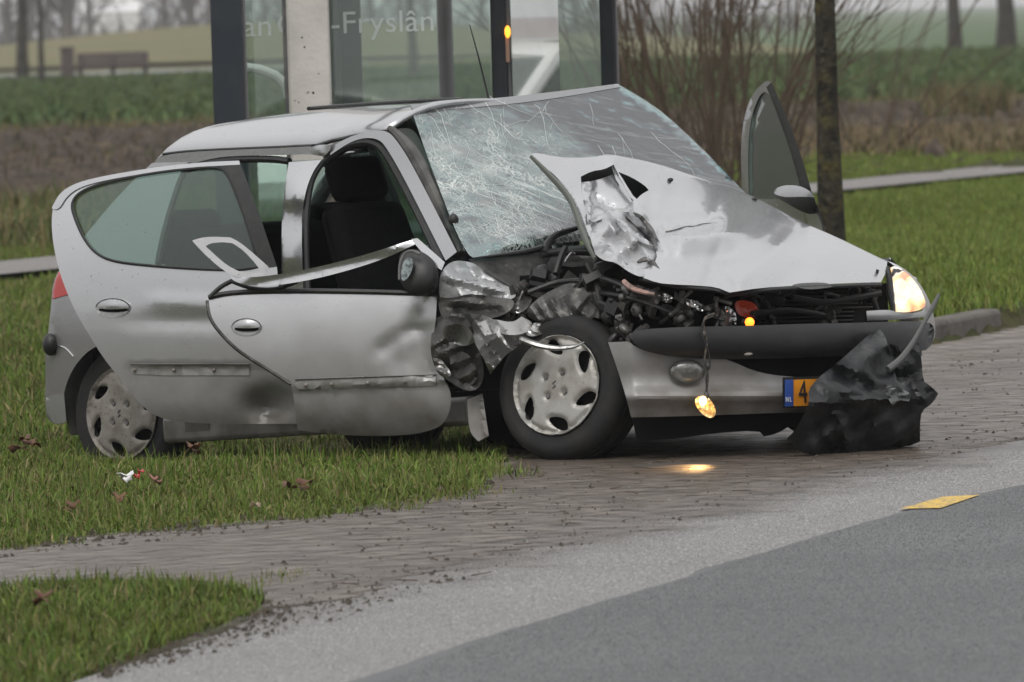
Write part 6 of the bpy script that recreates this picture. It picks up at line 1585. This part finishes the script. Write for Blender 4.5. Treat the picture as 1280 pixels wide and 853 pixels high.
# far headlamp, lit
HLS = s_plane((.56, .60, .58), (.62, -.55, .40))
hl_out = [(1111, 336, 1), (1119, 332), (1132, 339), (1145, 353), (1154, 368), (1158, 382), (1150, 388), (1134, 391), (1118, 390, 1), (1115, 370)]
lampm = bpy.data.materials.new("lit_reflector"); lampm.use_nodes = True
_t = lampm.node_tree; _b = _t.nodes["Principled BSDF"]; _b.inputs["Base Color"].default_value = (.22, .13, .07, 1); _b.inputs["Roughness"].default_value = .3
_tc = _t.nodes.new("ShaderNodeTexCoord"); _n = _t.nodes.new("ShaderNodeTexNoise"); _n.inputs["Scale"].default_value = 17; _n.inputs["Detail"].default_value = 2; _t.links.new(_tc.outputs["Object"], _n.inputs["Vector"])
_r = _t.nodes.new("ShaderNodeValToRGB"); _r.color_ramp.elements[0].position = .38; _r.color_ramp.elements[0].color = (.62, .20, .06, 1); _r.color_ramp.elements[1].position = .62; _r.color_ramp.elements[1].color = (1, .66, .27, 1)
_acc = _n.outputs["Fac"]
for _px, _py, _rr in ((1127, 385, .045), (1147, 367, .065), (1141, 353, .035)):
    _vd = _t.nodes.new("ShaderNodeVectorMath"); _vd.operation = 'DISTANCE'; _t.links.new(_tc.outputs["Object"], _vd.inputs[0]); _vd.inputs[1].default_value = tuple(at([(_px, _py)], HLS(np.array([(_px, _py)])) + .03)[0])
    _mr2 = _t.nodes.new("ShaderNodeMapRange"); _mr2.interpolation_type = 'SMOOTHSTEP'; _mr2.inputs["From Min"].default_value = .015; _mr2.inputs["From Max"].default_value = _rr; _mr2.inputs["To Min"].default_value = .5; _mr2.inputs["To Max"].default_value = 0; _t.links.new(_vd.outputs["Value"], _mr2.inputs["Value"])
    _ad2 = _t.nodes.new("ShaderNodeMath"); _t.links.new(_acc, _ad2.inputs[0]); _t.links.new(_mr2.outputs[0], _ad2.inputs[1]); _acc = _ad2.outputs[0]
_e3 = _r.color_ramp.elements.new(.95); _e3.color = (1.0, .93, .72, 1)
_t.links.new(_acc, _r.inputs[0]); _t.links.new(_r.outputs[0], _b.inputs["Emission Color"]); _b.inputs["Emission Strength"].default_value = 1.0
hlamp = sheet("headlamp", hl_out, s_off(HLS, -.03), lampm, car, 5, thick=0.004, smooth=1)
sheet("headlamp_lens", hl_out, s_off(HLS, lambda P: dome(1136, 365, 30, 34, .03)(P)), M['lens'] if False else glass('headlamp_glass', (1, .98, .95), .02), hlamp, 5, thick=0.003, smooth=1)
warm = mat('bulb_warm', (1, .8, .5), .3, emit=((1, .80, .46), 5))
for x, y, r_ in ((1128, 383, .009), (1148, 366, .011)):
    mb = MB(); mb.ball(at([(x, y)], HLS(np.array([(x, y)])) - .002)[0], (r_, r_, r_), 10, 8); mb.build("bulb", warm, hlamp)
tube_px("headlamp_seal", [(1110, 334), (1112, 350), (1114, 370), (1117, 391)], s_off(HLS, .01), [.008, .012, .016, .008], M['black'], hlamp)
sheet("headlamp_trim", [(1083, 389, 1), (1112, 387), (1125, 392), (1150, 391), (1159, 384, 1), (1158, 396, 1), (1120, 400), (1084, 401, 1)], s_off(S_FRONT, lambda P: .0 + .02 * np.clip(1 - ((P[:, 1] - 394) / 8) ** 2, 0, 1)), M['silver_clean'], car, 4, thick=0.012)
sheet("headlamp_panel", [(1068, 388, 1), (1085, 387, 1), (1086, 403, 1), (1066, 403, 1)], s_off(S_FRONT, .004), M['dark'], car, 5, thick=0.01)
sheet("far_wing", [(1109, 326, 1), (1122, 331), (1140, 343), (1155, 362), (1165, 384), (1169, 405), (1169, 425), (1155, 440, 1), (1155, 400, 1), (1150, 370), (1128, 340)], s_tps([(1109, 327, 1, .66), (1140, 343, 1, .74), (1165, 385, 1, .80), (1169, 420, 1, .80), (1150, 400, 1, .74), (1128, 342, 1, .68)]), M['silver'], car, 5, thick=0.006)
V = []; Fc = []       # outer face of the far wing and its arch
for i, x in enumerate(np.linspace(.42, -.40, 12)):
    zb = .62 if abs(x) < .34 else .30
    for z in (zb, (zb + .75) / 2, .60 - .62 * (x - .42) ** 1 * .55): V.append((x, .80 - .5 * max(0, x - .2) ** 2, z))
for i in range(11):
    for k in range(2): Fc.append((i * 3 + k, i * 3 + k + 1, i * 3 + k + 4, i * 3 + k + 3))
fw_ = mesh_obj("far_wing", V, Fc, M['silver'], car); so = fw_.modifiers.new("thickness", 'SOLIDIFY'); so.thickness = .01
# amber indicator still blinking, and the bulb dangling on its cable
amber = mat('amber_bulb', (1, .4, .05), .3, emit=((1, .15, .01), 4))
ac = at([(937, 403)], S_FRONT(np.array([(937, 403)])) - .02)[0]
ind = MB(); ind.ball(ac, (.018, .018, .018), 12, 8); ind = ind.build("indicator_bulb", amber, car)
mb = MB(); mb.tube([ac + np.array([-.03, 0, .004]), ac + np.array([-.008, 0, 0])], .012, 8); mb.build("bulb_socket", M['grime'], ind)
sheet("indicator_glow", [(918, 377), (930, 375), (944, 379), (949, 389), (944, 397), (928, 397), (920, 390)], s_off(S_E, addf(lambda P: .04 + 0 * P[:, 0], crumple(.03, 14, 5, 4))), mat('red_glow', (.16, .022, .012), .3, emit=((1, .09, .015), .05)), ind, 3, thick=.003)  # indicator's red glow put into this shell's colour and faint emission
tube_px("bulb_cable", [(893, 392), (882, 396), (879, 404), (881, 416), (884, 428), (882, 440), (880, 452), (884, 462), (885, 474), (883, 488), (881, 496)], s_off(S_FRONT, .10), .0042, M['wire'], car, 6, sub=4)
tube_px("bulb_cable", [(890, 396), (880, 400), (876, 412), (879, 424), (886, 440), (888, 458), (882, 470), (884, 494)], s_off(S_FRONT, .11), .0028, M['black'], car, 6, sub=4)
for x, y in ((880, 418), (885, 458), (883, 494)):
    mb = MB(); mb.ball(at([(x, y)], S_FRONT(np.array([(x, y)])) - .105)[0], (.010, .010, .014), 8, 6); mb.build("cable_plug", M['grime'], car)
bc = at([(880, 506)], S_FRONT(np.array([(880, 506)])) - .11)[0]
hot = mat('bulb_hot', (1, .85, .5), .2, emit=((1, .70, .30), 4.5))
q = MB(); q.ball(bc + np.array([0, -.004, .014]), (.015, .015, .018), 12, 8); hb = q.build("hanging_bulb", hot, car)
sheet("bulb_shell", [(868, 497), (882, 494), (891, 503), (896, 516), (890, 524), (880, 520), (870, 509)], s_off(S_FRONT, addf(lambda P: .09 + 0 * P[:, 0], crumple(.03, 9, 19, 5))), mat('bulb_shell_chrome', (.9, .72, .42), .2, .9, var=(70, (.3, .2, .1), .45, .6), emit=((1, .55, .18), .45)), hb, 2.5, thick=.002, sharp=15)

sp = bpy.data.lights.new("bulb_light", 'SPOT'); sp.energy = 9; sp.color = (1, .55, .2); sp.spot_size = math.radians(50); sp.spot_blend = 1.0; sp.shadow_soft_size = .02
spo = bpy.data.objects.new("bulb_light", sp); COL.objects.link(spo); bw = l2w([bc])[0] + np.array([-.02, -.12, -.05]); tgt = gp(850, 588)
spo.location = tuple(bw); spo.rotation_euler = (Vector(bw) - Vector(tgt)).to_track_quat('Z', 'Y').to_euler()
